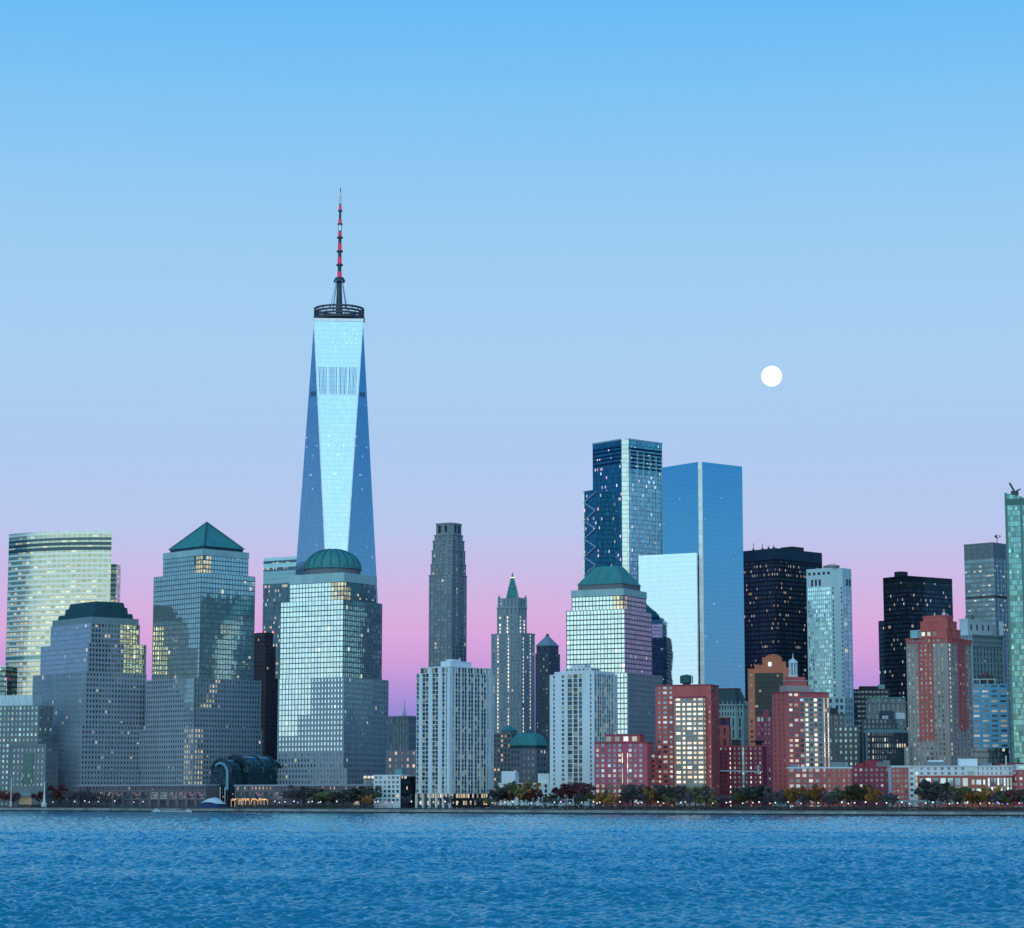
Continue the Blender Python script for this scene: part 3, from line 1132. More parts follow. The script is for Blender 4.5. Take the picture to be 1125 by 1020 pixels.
# ------------------------------------------------------------------ 8. the tallest tower
def build_spire():
    B = Bld('spire_skyscraper', 'tallest tapering blue glass skyscraper with chamfered faces and a red banded mast', 'skyscraper')
    d = 2021.0
    cx = xat(372.0, 352, d + 20)
    rb = (xat(411, 628, d) - xat(322, 628, d)) / 2
    zb, ztp = 57.0, zt(353, d)
    # half diagonal at base from silhouette lines (345..399 at the top)
    wt = (xat(399, 353, d) - xat(345.5, 353, d)) / 2          # half side of the top square
    z628 = zt(628, d)
    rbase = wt + (rb - wt) * (ztp - zb) / (ztp - z628)
    rot = R(4.1)

    def C(a, r, z):
        a = R(a) + rot
        return Vector((cx + r * math.sin(a), d + 20 - r * math.cos(a), z))
    bot = [C(a, rbase, zb) for a in (0, 90, 180, 270)]
    top = [C(a, wt * math.sqrt(2), ztp) for a in (-45, 45, 135, 225)]
    B.base = (cx, d + 20, GZ)
    FOOT.append((B.name, B.label, [(p.x, p.y) for p in bot]))
    mk = lambda nm, lit, tint, **k: curtain(nm, 1.55, 4.05, .10, .10, tint, (.38, .58, .72), (.34, .52, .64), metal=.95, smetal=.9, rough=.05, tilt=.006, wob=.010,
                                            lit=lit, lits=.35, warm=(1, .75, .75), white=(.9, .95, 1.0), var=.05, litw=.7, lith=.5, **k)
    mc = mk('spire_glass', .014, (.56, .67, .81))
    ms = mc
    g = B.M('glass_facade', mc)

    def uvof(p, o, ux):
        return ((p - o).dot(ux), p.z)
    for k in range(4):
        # inverted triangle: top edge k..k+1, foot at bottom corner k
        a, b, c = top[k], top[(k + 1) % 4], bot[k]
        ux = (b - a).normalized()
        o = (a + b) / 2
        g.poly([tuple(c), tuple(b), tuple(a)], [uvof(c, o, ux), uvof(b, o, ux), uvof(a, o, ux)])
        # upright triangle: base bottom k..k+1, apex top k+1
        p, q, r = bot[k], bot[(k + 1) % 4], top[(k + 1) % 4]
        ux = (q - p).normalized()
        o = (p + q) / 2
        g.poly([tuple(p), tuple(q), tuple(r)], [uvof(p, o, ux), uvof(q, o, ux), uvof(r, o, ux)])
    # bright steel arrises
    for k in (0,):
        for t_ in (top[k], top[(k + 1) % 4]):
            B.M('edge_trim', steel).bar(tuple(bot[k]), tuple(t_), .95)
    sq = [Vector((p.x, p.y)) for p in bot]
    B.tier(sq, GZ, zb, [cw(curtain('spire_base', 1.5, 8, .1, .3, (.5, .6, .7), (.3, .35, .4), (.3, .35, .4), lit=0))], steel, dk_roof)
    # parapet band
    tq = [Vector((p.x, p.y)) for p in top]
    B.M('parapet', steel).prism(offset(tq, .5), ztp - .3, ztp + 2.2)
    # louvre bars on the facing facet and its neighbours
    for k in (0, 2):
        a, b, c = top[k], top[(k + 1) % 4], bot[k]
        nrm = (b - c).cross(a - c).normalized()
        for gi, g0 in enumerate((.06, .29, .53, .77)):
            for j in range(6):
                s_ = g0 + j * .034
                for z0_, z1_ in ((zt(434.5, d), zt(404.5, d)),):
                    pts = []
                    for z_ in (z0_, z1_):
                        f_ = (z_ - c.z) / (a.z - c.z)
                        l, r = c.lerp(a, f_), c.lerp(b, f_)
                        pts.append(l.lerp(r, s_ + (0 if z_ == z1_ else .0)) + nrm * .12)
                    B.M('louvre', dark_metal).bar(tuple(pts[0]), tuple(pts[1]), .3 if (j + gi) % 3 else .5)
    # small louvres on the side facets
    for k in (3, 0):
        p, q, r = bot[k], bot[(k + 1) % 4], top[(k + 1) % 4]
        nrm = (q - p).cross(r - p).normalized()
        for s_ in (.3, .45, .6, .75):
            a_ = []
            for y_ in (436, 431):
                z_ = zt(y_, d)
                f_ = (z_ - p.z) / (r.z - p.z)
                a_.append(p.lerp(r, f_).lerp(q.lerp(r, f_), s_) + nrm * .1)
            B.M('louvre', dark_metal).bar(tuple(a_[0]), tuple(a_[1]), .6)
    # communications ring
    X0, Y0 = cx + .4, d + 20
    rr = (xat(398.5, 345, d) - xat(344.5, 345, d)) / 2
    ring = B.M('antenna_ring', mast_dk)
    zs = [zt(y, d + 20) for y in (351.5, 347.5, 344, 340.5)]
    n = 40
    for zi, z_ in enumerate(zs):
        for i in range(n):
            a, b = 2 * math.pi * i / n, 2 * math.pi * (i + 1) / n
            ring.bar((X0 + rr * math.cos(a), Y0 + rr * math.sin(a), z_), (X0 + rr * math.cos(b), Y0 + rr * math.sin(b), z_), 1.5 if zi else 2.4)
            if zi < 3 and i % 2 == zi % 2:
                ring.bar((X0 + rr * math.cos(a), Y0 + rr * math.sin(a), z_), (X0 + rr * math.cos(a), Y0 + rr * math.sin(a), zs[zi + 1]), .7)
    B.M('rooftop_plant', mast_dk).lathe(X0, Y0, [(rr * .8, ztp), (rr * .8, zt(346, d)), (0, zt(345, d))], 20)
    # mast
    zy = lambda y: zt(y, d + 20)
    xm = lambda y: X0 + (373.6 - 372) / 130 * (345 - y) * 0 
    ma = B.M('mast', mast_dk)
    ma.lathe(X0, Y0, [(3.4, zy(352)), (2.6, zy(330)), (1.7, zy(305)), (1.45, zy(270)), (1.15, zy(245)), (.9, zy(230)), (.5, zy(219)), (.35, zy(207)), (0, zy(206))], 12)
    for y0, y1, r_ in ((305.5, 299, 1.95), (290, 283, 1.8), (276, 268, 1.7), (259.5, 255.5, 1.6), (245.5, 241, 1.5), (231, 226, 1.2)):
        B.M('mast_red_band', plain('mast_red', (.55, .03, .09), .5, 0, (1, .05, .22), .28)).lathe(X0, Y0, [(r_, zy(y0)), (r_, zy(y1)), (r_ * .7, zy(y1) + .1)], 12)
    for y0, y1, r_ in ((254, 247, 1.6), (224, 219, 1.0)):
        B.M('mast_pale_band', steel).lathe(X0, Y0, [(r_, zy(y0)), (r_, zy(y1)), (r_ * .7, zy(y1) + .1)], 12)
    for y_, r_ in ((291.5, 2.9), (276.5, 2.8), (261.5, 2.6), (246.8, 2.2), (232, 1.9)):
        B.M('mast_platform', mast_dk).lathe(X0, Y0, [(0, zy(y_) - .5), (r_, zy(y_) - .5), (r_, zy(y_) + .7), (0, zy(y_) + .7)], 14)
    # stay ring and cables
    zr = zy(308)
    B.M('stay_ring', mast_dk).lathe(X0, Y0, [(1.5, zr - 2), (5.0, zr - 1.6), (5.0, zr - .4), (3.6, zr + 2.2), (1.5, zr + 2.8)], 16)
    for k in range(6):
        a = 2 * math.pi * k / 6
        B.M('stay_cable', steel).bar((X0 + 4.8 * math.cos(a), Y0 + 4.8 * math.sin(a), zr - 1), (X0 + 13.2 * math.cos(a), Y0 + 13.2 * math.sin(a), zy(341)), .6)
    B.M('beacon', plain('beacon_lamp', (.5, .55, .6), .4, 0, (1, 1, 1), .15)).lathe(X0, Y0, [(.0, zy(218.5)), (1.1, zy(217.5)), (1.1, zy(213.5)), (.2, zy(211))], 10)
    B.done()


build_spire()


# ------------------------------------------------------------------ 9. behind, centre-left: old civic block, slim tower, gothic tower, pyramid tower
def build_centre_back():
    B = Bld('civic_stone_building', 'pale stone block with a thin spire between domed tower and balcony apartment slab', 'building')
    f = FP(420, 449, 470, 790, 2250, 35)
    B.tier(f.pts, GZ, Z(787, f), four(win(3.5, 8, .4, .75, g_dark2, rec=.3)), lime_blue, dk_roof, cornice=(lime_blue, 2.0, .6))
    c = (xat(444.5, 780, 2270), 2270)
    B.M('spire', steel).lathe(c[0], c[1], [(2.2, Z(788, f)), (2.0, zt(783, 2270)), (.9, zt(781, 2270)), (.25, zt(769.5, 2270)), (0, zt(769, 2270))], 8)
    B.done()

    B = Bld('limestone_tower', 'slender grey limestone tower with notched setbacks and open crown above the balcony slab', 'skyscraper')
    th, d = 32, 2377
    S3 = (.8, 0, 0)
    W3 = (1.3, .9, .62)
    W4 = (1.0, .95, .8, g_teal)
    sp = dict(t='w', fh=3.9, mat=g_dark2, cols=[S3, W3, S3, W3, W3, S3, W3, W3, S3, W3, S3], rec=.35)
    sp2 = dict(t='w', fh=3.9, mat=g_dark2, cols=[S3, W3, S3, W4, S3, W3, W3, S3, W4, (.5, 0, 0)], rec=.35)
    last = GZ
    for xl, xc, xr, y in ((471.3, 496.5, 512.8, 631), (473, 497, 512, 619), (474.3, 497, 511.2, 604), (475.5, 497, 510.2, 593), (477.3, 497, 508.6, 587)):
        t = FP(xl, xc, xr, y, d, th)
        d += 1.5
        B.tier(t.pts, last, Z(y, t), four(sp, sp2), lime_blue, dk_roof, cornice=(lime_blue, .8, .3))
        last = Z(y, t)
    t = FP(479.2, 496.5, 507, 575, d + 1, th)
    top = chamfer(t.pts, {1}, 3.5)
    op = dict(t='w', fh=99, mat=dark_metal, cols=[(1, 0, 0), (1.6, 1, .62), (1, 0, 0), (.8, 0, 0), (1.3, 1, .55), (1, 0, 0)], rec=1.2)
    B.tier(top, last, Z(574.5, t), [op, None, dict(t='w', fh=99, mat=dark_metal, cols=[(.6, 0, 0), (1.3, 1, .62), (.8, 0, 0), (1.3, 1, .62), (.6, 0, 0)], rec=1.2), None], lime_blue, dk_roof, cornice=(lime_blue, 1.2, .4))
    B.done()

    B = Bld('gothic_tower', 'cream gothic tower with a green copper pinnacle and lit window stripes', 'skyscraper')
    th, d = 36, 2470
    W_ = lambda lit: (1.0, .55, .62, g_stripe if lit else g_dark2)
    S_ = (.55, 0, 0)
    colsL = [S_, W_(0), S_, W_(1), S_, W_(0), W_(0), S_, W_(1), S_, W_(0), W_(0), S_, W_(0), S_]
    colsR = [S_, W_(1), S_, W_(0), W_(0), S_, W_(1), S_, W_(0), S_]
    b = FP(539.7, 573, 587.5, 697, d, th)
    fl = dict(t='w', fh=3.8, mat=g_dark2, cols=colsL, rec=.3)
    fr = dict(t='w', fh=3.8, mat=g_dark2, cols=colsR, rec=.3)
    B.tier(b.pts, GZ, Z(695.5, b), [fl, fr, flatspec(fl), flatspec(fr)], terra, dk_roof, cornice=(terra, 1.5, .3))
    t = FP(546, 569, 578.8, 668, d + 4, th)
    cl = [S_, W_(1), S_, W_(0), W_(1), S_, W_(0), S_, W_(0)]
    cr = [S_, W_(1), S_, W_(1), S_]
    z1 = Z(676, t)
    B.tier(t.pts, Z(695.5, b), z1, [dict(t='w', fh=3.8, mat=g_dark2, cols=cl), dict(t='w', fh=3.8, mat=g_dark2, cols=cr), None, None], terra, dk_roof)
    B.tier(t.pts, z1, Z(667, t), [dict(t='w', fh=20, mat=g_dark, cols=[(1, .3, .7)] * 5), dict(t='w', fh=20, mat=g_dark, cols=[(1, .3, .7)] * 3), None, None], terra, dk_roof, cornice=(terra, 1.0, .4))
    t2 = FP(548.3, 568.5, 577.3, 658, d + 7, th)
    B.tier(t2.pts, Z(667, t), Z(656.5, t2), [dict(t='w', fh=20, mat=g_dark, cols=[(1, .35, .7)] * 5), dict(t='w', fh=20, mat=g_dark, cols=[(1, .35, .7)] * 3), None, None], terra, dk_roof)
    for p in t2.pts:
        B.M('corner_turret', terra).lathe(p.x, p.y, [(1.5, Z(668, t)), (1.5, Z(656, t2)), (0, Z(652.5, t2))], 8)
    c = sum(t2.pts, Vector((0, 0))) / 4
    dc = c.y
    cx = xat(563, 645, dc)
    sq = lambda h: [Vector((cx + x * h, dc + y * h)) for x, y in ((-.5, -1.2), (1.2, -.5), (.5, 1.2), (-1.2, .5))]
    zz = lambda y: zt(y, dc)
    pr = B.M('pinnacle', green_copper)
    pr.frustum(sq(5.6), sq(3.4), zz(657), zz(645))
    pr.frustum(sq(3.1), sq(2.6), zz(645), zz(641))
    pr.frustum(sq(2.4), sq(1.7), zz(641), zz(635.5))
    pr.frustum(sq(1.6), sq(.9), zz(635.5), zz(632.5))
    pr.pyramid(sq(.9), (cx, dc, zz(628.5)), zz(632.5))
    B.M('balcony_band', terra).frustum(sq(3.7), sq(3.7), zz(645.6), zz(644.4))
    B.M('lantern_light', plain('lantern_lamp', (.8, .7, .5), .5, 0, (1, .7, .35), 1.2)).frustum(sq(1.75), sq(1.75), zz(635.4), zz(634.2))
    B.done()

    B = Bld('pyramid_cap_stone_tower', 'dark grey stone tower with pale low pyramid cap right of the gothic tower', 'building')
    t = FP(588, 603, 615.2, 712, 2420, 33)
    sp = win(3.4, 3.8, .35, .5, g_apt2, rec=.25)
    B.tier(t.pts, GZ, Z(718, t), four(sp), lime_dk, dk_roof)
    t2 = FP(589.3, 603, 613.6, 711, 2423, 33)
    B.tier(t2.pts, Z(718, t), Z(709, t2), four(win(6, 9, .4, .5, g_dark2)), lime_dk, dk_roof, cornice=(lime_blue, .8, .5))
    c = sum(t2.pts, Vector((0, 0))) / 4
    o = offset(t2.pts, .4)
    ins = [c + (p - c) * .16 for p in o]
    B.M('pyramid_cap', wall('slate_pale', (.30, .34, .40), .6)).frustum(o, ins, Z(709, t2), zt(699.5, c.y))
    B.M('roof_lantern', brown_stone).prism([c + (p - c) * .14 for p in o], zt(699.5, c.y), zt(697, c.y))
    B.done()

    B = Bld('green_capped_stone_block', 'low stone block with small green pyramid cap at the foot of the gothic tower', 'building')
    t = FP(541, 562, 578, 804, 1960, 35)
    B.tier(t.pts, GZ, Z(806, t), four(win(3.4, 3.8, .5, .5, g_warm, rec=.25)), grey_stone, dk_roof, cornice=(grey_stone, 1.2, .5))
    c = sum(t.pts, Vector((0, 0))) / 4
    q = [c + (p - c) * .45 for p in t.pts]
    B.M('penthouse', grey_stone).prism(q, Z(806, t), zt(803, c.y))
    B.M('pyramid_cap', copper).frustum(offset(q, .5), [c + (p - c) * .1 for p in q], zt(803, c.y), zt(797.5, c.y))
    B.done()

    # octagonal building with a green dome-like roof
    B = Bld('octagonal_building', 'low eight-sided granite building under a broad green copper dome roof', 'building')
    d = 1660
    cxx = xat(580.5, 815, d)
    r = (xat(602.5, 820, d) - xat(558.5, 820, d)) / 2 / math.cos(R(0))
    oc = [Vector((cxx + r * math.cos(R(22.5 + 45 * k - 180)), d + r * math.sin(R(22.5 + 45 * k - 180)))) for k in range(8)]
    oc = [oc[(k + 1) % 8] for k in range(8)]
    sp = win(3.2, 4.2, .42, .45, g_dark, rec=.3)
    B.tier(oc, GZ, zt(823, d), [sp], granite_dk, dk_roof, front=4)
    sc_ = lambda k: [Vector((cxx, d)) + (p - Vector((cxx, d))) * k for p in oc]
    B.M('dome_drum', copper_dk).prism(sc_(.99), zt(823, d), zt(819.5, d))
    ro = B.M('dome_roof', copper)
    prev = (1.04, 819.5)
    for k, y in ((.98, 816), (.86, 811.5), (.70, 808), (.5, 806)):
        ro.frustum(sc_(prev[0]), sc_(k), zt(prev[1], d), zt(y, d))
        prev = (k, y)
    B.done()


build_centre_back()


# ------------------------------------------------------------------ 10. low blocks right of the domed tower
def build_low_blocks():
    B = Bld('granite_annex', 'long low granite annex with a few pink lit windows beside the domed tower', 'building')
    f = FP(424, 472, 476, 826, 1640, 20, b=25)
    B.tier(f.pts, GZ, Z(824, f), four(win(4.2, 4.2, .40, .48, g_warm, rec=.3)), granite_dk, dk_roof)
    B.M('penthouse', mech).prism([f.P + f.dl * 10 + f.dr * 4, f.P + f.dl * 3 + f.dr * 4, f.P + f.dl * 3 + f.dr * 12, f.P + f.dl * 10 + f.dr * 12], Z(824, f), Z(817, f))
    B.done()
    B = Bld('white_grid_building', 'small white building with a grid of dark scalloped windows and dark glass flank', 'building')
    f = FP(410.5, 440, 459, 852, 1568, 27)
    u = -f.dl
    n = Vector((u.y, -u.x))
    sp = win(3.3, 3.15, .62, .62, g_dark2, rec=.25, m=.5, base=3.5)
    B.tier(f.pts, GZ, Z(852, f), [sp, cw(curtain('night_cw', 1.6, 3.6, .12, .1, (.05, .10, .14), (.02, .03, .05), (.02, .03, .05), lit=.03)), None, None], white_conc, dk_roof, cornice=(white_conc, .6, .2))
    B.M('penthouse', wall('teal_panel', (.16, .28, .32), .5)).prism([f.P + f.dl * .5 + f.dr * 3, f.P + f.dr * 9 + f.dl * .5, f.P + f.dr * 9 + f.dl * 6, f.P + f.dl * 6 + f.dr * 3], Z(852, f), Z(845, f))
    B.done()
    B = Bld('glass_corner_pavilion', 'small dark glass pavilion with lit rooms behind the trees beside white grid building', 'building')
    f = FP(399, 412, 416, 854, 1605, 27, b=14)
    B.tier(f.pts, GZ, Z(852.5, f), four(cw(curtain('pavilion_cw', 3, 3.6, .2, .1, (.1, .15, .2), (.03, .04, .05), (.02, .03, .04), lit=.3, lits=.8))), dark_metal, dk_roof)
    B.done()


build_low_blocks()


# ------------------------------------------------------------------ 11. balcony slab and white slab
def build_slabs():
    D, V = dark_metal, None
    B = Bld('balcony_apartment_slab', 'pale apartment slab with dark balcony columns and many greenish windows at the waterfront', 'apartment block')
    th = 41
    t = FP(457.5, 494, 542.5, 740, 1550, th)
    wl = lambda w, wf=.97, hf=.84, m=None: (w, wf, hf, m or g_slab)
    so = lambda w: (w, 0, 0)
    L = [wl(1.4), so(1.6), wl(1.7), wl(1.7), so(1.9), wl(1.6), wl(1.6), so(1.9), wl(1.5), so(.5), wl(.9, .7), so(1.2)]
    Rr = [so(2.6), wl(1.3, .75), so(1.1), wl(1.9, .97, .86), so(.25), wl(1.9, .97, .86), so(1.3), wl(1.9, .97, .86), so(.25), wl(1.9, .97, .86), so(1.3), wl(1.9, .97, .86), so(.25), wl(1.9, .97, .86),
          so(1.3), wl(1.9, .97, .86), so(.25), wl(1.9, .97, .86), so(1.3), wl(1.9, .97, .86), so(.25), wl(1.9, .97, .86), so(1.0), wl(1.2, .75), so(2.4), wl(1.2, .7), so(.6)]
    fl = dict(t='w', fh=2.75, mat=g_slab, cols=L, rec=1.0)
    fr = dict(t='w', fh=2.75, mat=g_slab, cols=Rr, rec=.5)
    zc = Z(872, t)
    B.tier(t.pts, zc, Z(739, t), [fl, fr, flatspec(fl), flatspec(fr)], white_conc, dk_roof)
    # recessed ground storey on columns
    ins = offset(t.pts, -1.8)
    B.tier(ins, GZ, zc, [cw(curtain('lobby_cw', 2.2, 4.5, .12, .08, (.2, .3, .3), (.1, .12, .12), (.08, .1, .1), lit=.6, lits=.7, group=0)), cw(MATS['lobby_cw']), None, None], white_conc, dk_roof)
    for k in range(6):
        p = t.P + t.dl * (t.a * k / 5.0)
        p = p + t.dr * .7
        B.M('column', white_conc).box((p.x, p.y, GZ), 1.2, 1.2, zc - GZ, R(-th))
    # upper setback and penthouse
    t2 = FP(462, 494.5, 541, 733, 1552.5, th)
    B.tier(t2.pts, Z(739, t), Z(732.5, t2), [dict(t='w', fh=2.9, mat=g_apt2, cols=L[2:], rec=.5), dict(t='w', fh=2.9, mat=g_apt, cols=Rr, rec=.5), None, None], white_conc, dk_roof, cornice=(white_conc, .4, .2))
    q = [t2.P + t2.dl * 3 + t2.dr * 4, t2.P + t2.dr * 24 + t2.dl * 3, t2.P + t2.dr * 24 + t2.dl * 12, t2.P + t2.dl * 12 + t2.dr * 4]
    B.M('penthouse', white_conc).prism(q, Z(732.5, t2), Z(727.2, t2) + .8)
    q = [t2.P + t2.dl * 4 + t2.dr * 7, t2.P + t2.dr * 15 + t2.dl * 4, t2.P + t2.dr * 15 + t2.dl * 10, t2.P + t2.dl * 10 + t2.dr * 7]
    B.M('lift_room', white_conc).prism(q, Z(727.2, t2) + .8, Z(725, t2) + .8)
    B.done()

    B = Bld('white_apartment_slab', 'blue-white apartment slab with blank wall strips and dark glazed columns', 'apartment block')
    th = 36
    t = FP(603.8, 652.5, 677.5, 742, 1492, th)
    L = [so(1.3), wl(1.3, .6, .66, g_slab), so(2.6), wl(1.5, .75, .6), so(1.3), wl(2.1, .97, .86), so(.5), wl(1.9, .97, .86), so(.5), wl(1.5, .97, .86), so(3.3), wl(1.0, .7, .66, g_slab), so(1.0)]
    Rr = [so(1.0), wl(1.6, .97, .86), so(.9), wl(1.6, .97, .86), so(.25), wl(1.6, .97, .86), so(.9), wl(1.6, .97, .86), so(.25), wl(1.6, .97, .86), so(.9), wl(1.6, .97, .86), so(.25), wl(1.6, .97, .86),
          so(.9), wl(1.6, .97, .86), so(1.6), wl(1.1, .7), so(.6)]
    fl = dict(t='w', fh=2.75, mat=g_slab, cols=L, rec=.5)
    fr = dict(t='w', fh=2.75, mat=g_slab, cols=Rr, rec=.5)
    B.tier(t.pts, GZ, Z(740, t), [fl, fr, flatspec(fl), flatspec(fr)], white_conc, dk_roof)
    t2 = FP(609, 652, 676, 737, 1494, th)
    B.tier(t2.pts, Z(740, t), Z(737, t2), [None], white_conc, dk_roof)
    q = [t2.P + t2.dl * 4 + t2.dr * 3, t2.P + t2.dr * 13 + t2.dl * 4, t2.P + t2.dr * 13 + t2.dl * 24, t2.P + t2.dl * 24 + t2.dr * 3]
    B.tier(q, Z(737, t2), Z(733, t2), [win(3, 3, .5, .5, g_dark2, flat=True)], white_conc, dk_roof)
    q = [t2.P + t2.dl * 10 + t2.dr * 5, t2.P + t2.dr * 11 + t2.dl * 10, t2.P + t2.dr * 11 + t2.dl * 20, t2.P + t2.dl * 20 + t2.dr * 5]
    B.M('lift_room', white_conc).prism(q, Z(733, t2), Z(729.5, t2))
    B.done()

    B = Bld('white_terrace_building', 'low white terraced building behind autumn trees at the foot of the white slab', 'building')
    f = FP(548, 604, 607, 862, 1528, 14, b=16)
    B.tier(f.pts, GZ, Z(861, f), four(win(3.4, 3.3, .45, .7, g_apt2, rec=.3)), white_conc, dk_roof, cornice=(white_conc, .5, .3))
    g = FP(551, 566, 569, 851, 1533, 14, b=9)
    B.tier(g.pts, Z(861, f), Z(847.5, g), [None], white_conc, dk_roof)
    g = FP(591, 603.5, 606, 853, 1531, 14, b=10)
    B.tier(g.pts, Z(861, f), Z(850, g), [None], white_conc, dk_roof)
    B.done()


build_slabs()


# ------------------------------------------------------------------ 12. two tall glass towers right of centre
def build_glass_pair():
    B = Bld('braced_glass_tower', 'tall dark blue glass tower with pale corner strip, white fins and zigzag side bracing', 'skyscraper')
    d, th = 2132, 50
    t = FP(651, 686.5, 727.3, 490, d, th)
    dk = curtain('braced_dark', 1.5, 4.2, .12, .05, (.07, .24, .36), (.03, .09, .17), (.02, .05, .09), metal=.85, lit=.05, lits=1.2, warm=(1, .45, .5), white=(.8, .95, 1), var=.25, group=0,
                 bands=[(zt(508 - i * 4.2, d), zt(506 - i * 4.2, d), (.02, .05, .09)) for i in range(5)])
    fin = curtain('braced_fin', 1.5, 4.2, .12, .05, (.34, .62, .64), (.08, .16, .19), (.03, .07, .1), metal=.85, lit=.05, lits=.8, white=(.8, .9, 1), var=.25,
                  bands=[(zt(514 - i * 4.2, d), zt(511.8 - i * 4.2, d), (.02, .05, .07)) for i in range(6)])
    pts = chamfer(t.pts, {1}, 4.5)
    ztp = zt(482, d)
    B.tier(pts, GZ, ztp, [cw(dk), cw(curtain('pale_strip', 4.5, 4.2, .15, .05, (.6, .75, .72), (.3, .4, .4), (.3, .4, .4), lit=0, metal=.6)), cw(fin), cw(dk), cw(dk)], dark_metal, dk_roof, front=3)
    # vertical white fins on the right face
    p, q = pts[2], pts[3]
    u = (q - p).normalized()
    n = Vector((u.y, -u.x))
    L = (q - p).length
    for k in (.02, .25, .43, .62, .80, .97):
        c = p + u * (L * k) + n * .35
        B.M('fin', steel).prism([c - u * .5, c + u * .5, c + u * .5 + n * .7, c - u * .5 + n * .7], GZ, zt(493 + 6 * k, d))
    B.M('parapet', steel).prism(offset(pts, .3), ztp - .8, ztp + .5)
    cc = sum(pts, Vector((0, 0))) / len(pts)
    B.M('rooftop_plant', mech).prism([cc + (x - cc) * .5 for x in pts], ztp, ztp + 2.5)
    # lower left wing with bracing
    w = FP(640.5, 655, 667, 540, d + 10, th)
    B.tier(w.pts, GZ, Z(538, w), [cw(dk), cw(dk), cw(dk), cw(dk)], dark_metal, dk_roof)
    p, q = w.pts[0], w.pts[1]
    u = (q - p).normalized()
    n = Vector((u.y, -u.x))
    L = (q - p).length
    br = B.M('brace', steel)
    y = 541
    side = 0
    pe = lambda s_, y_: (p + u * (L * s_) + n * .5)
    while y < 640:
        a_, b_ = (.12, .98) if side else (.98, .12)
        A, C_ = pe(a_, y), pe(b_, y + 10)
        br.bar((A.x, A.y, Z(y, w)), (C_.x, C_.y, Z(y + 10, w)), 1.0)
        y += 10
        side = 1 - side
    A = pe(.06, 0)
    br.bar((A.x, A.y, Z(539, w)), (A.x, A.y, Z(640, w)), 1.6)
    B.done()

    B = Bld('mirror_glass_tower', 'sharp-edged mirror blue glass tower with a white corner stripe and lower front slab', 'skyscraper')
    d, th = 2090, 51.5
    t = FP(727.3, 769, 815.3, 512, d, th)
    mg = curtain('mirror_cw', 1.5, 4.1, .07, .04, (.48, .80, .95), (.34, .60, .76), (.30, .56, .72), metal=1.0, smetal=.9, rough=.04, tilt=.005, wob=.008, lit=.006, lits=.4, litw=.6, lith=.4, warm=(1, .9, .8), white=(1, 1, 1), var=.03)
    pts = chamfer(t.pts, {1}, 2.6)
    ztp = zt(507.3, d)
    strip = cw(curtain('white_strip', 3, 4.1, .07, .03, (.75, .80, .80), (.5, .55, .55), (.4, .5, .5), lit=0, metal=.3, rough=.3, tilt=0, wob=0))
    B.tier(pts, GZ, ztp, [cw(mg), strip, cw(mg), cw(mg), cw(mg)], dark_metal, dk_roof, front=3)
    mg2 = curtain('mirror_cw_pale', 1.5, 4.1, .07, .05, (.40, .62, .78), (.30, .50, .64), (.28, .46, .60), metal=1.0, smetal=.9, rough=.02, tilt=.001, wob=.004, lit=.008, lits=.4, litw=.6, lith=.4, warm=(1, .95, .8), white=(1, 1, 1), var=.03)
    s = FP(701.5, 765.3, 769, 612, d - 8, 27.3, b=20)
    B.tier([s.pts[0], s.pts[1], pts[1] + Vector((-.6, -.4)), pts[0] + Vector((0, -.3))], GZ, Z(607.5, s), [cw(mg2), cw(mg2), cw(mg2), cw(mg2)], dark_metal, dk_roof)
    B.done()

    B = Bld('black_steel_tower', 'broad black steel office tower with scattered orange lit floors', 'skyscraper')
    d, th = 2132, 47
    t = FP(813, 852, 903, 606, d, th)
    bk = curtain('black_cw', 1.5, 4.0, .42, .06, (.035, .06, .09), (.012, .018, .028), (.012, .018, .028), metal=.35, smetal=.3, rough=.15, tilt=.02, lit=.07, lits=.5, litw=.7, warm=(1, .50, .22), white=(.7, .9, .75), lith=.95,
                 vline=(11.4, .06, (.012, .016, .026)), bands=[(zt(614, d), zt(600, d), (.02, .05, .08)), (zt(616.5, d), zt(614.4, d), (.008, .012, .02))], var=.4)
    ztp = zt(602.3, d)
    B.tier(t.pts, GZ, ztp, [cw(bk, fit=11.4), cw(bk, fit=11.4), cw(bk), cw(bk)], dark_metal, dk_roof)
    cc = t.P + t.dr * (t.b * .5) + t.dl * 8
    B.M('penthouse', dark_metal).box((cc.x, cc.y, ztp), 16, 14, 3.2, R(90 - th))
    for px, hh in ((826, 7), (835, 6), (846, 4), (841, 3.5)):
        k = (px - 817) / 35
        p = t.P + t.dl * (t.a * (1 - k)) + t.dr * 6
        B.M('antenna', mast_dk).bar((p.x, p.y, ztp), (p.x, p.y, ztp + hh), .5)
        B.M('antenna', mast_dk).box((p.x, p.y, ztp), 1.8, 1.8, 2)
    B.done()

    B = Bld('white_grid_tower', 'white gridded tower with aqua glass and chamfered corner right of the black tower', 'skyscraper')
    d, th = 1960, 39
    t = FP(886, 921, 935.3, 632, d, th)
    pts = chamfer(t.pts, {1}, 6.5)
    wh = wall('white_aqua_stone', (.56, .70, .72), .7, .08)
    ga = glass('glass_aqua', (.40, .68, .74), .85, .06, lit=.03, lits=.4, tilt=.02, shade=.2)
    z1 = Z(766, t)
    big = win(5.2, 5.5, .7, .62, g_dark2)
    fl = win(1.9, 3.7, .74, .72, ga, rec=.2)
    fm = dict(t='w', fh=3.7, mat=ga, cols=[(1, .5, .55, g_dark), (2.2, 0, 0), (1, .5, .55, g_dark)])
    fr = dict(t='w', fh=3.7, mat=ga, cols=[(.4, 0, 0), (2, .92, .86), (.3, 0, 0), (2, .92, .86), (.3, 0, 0)])
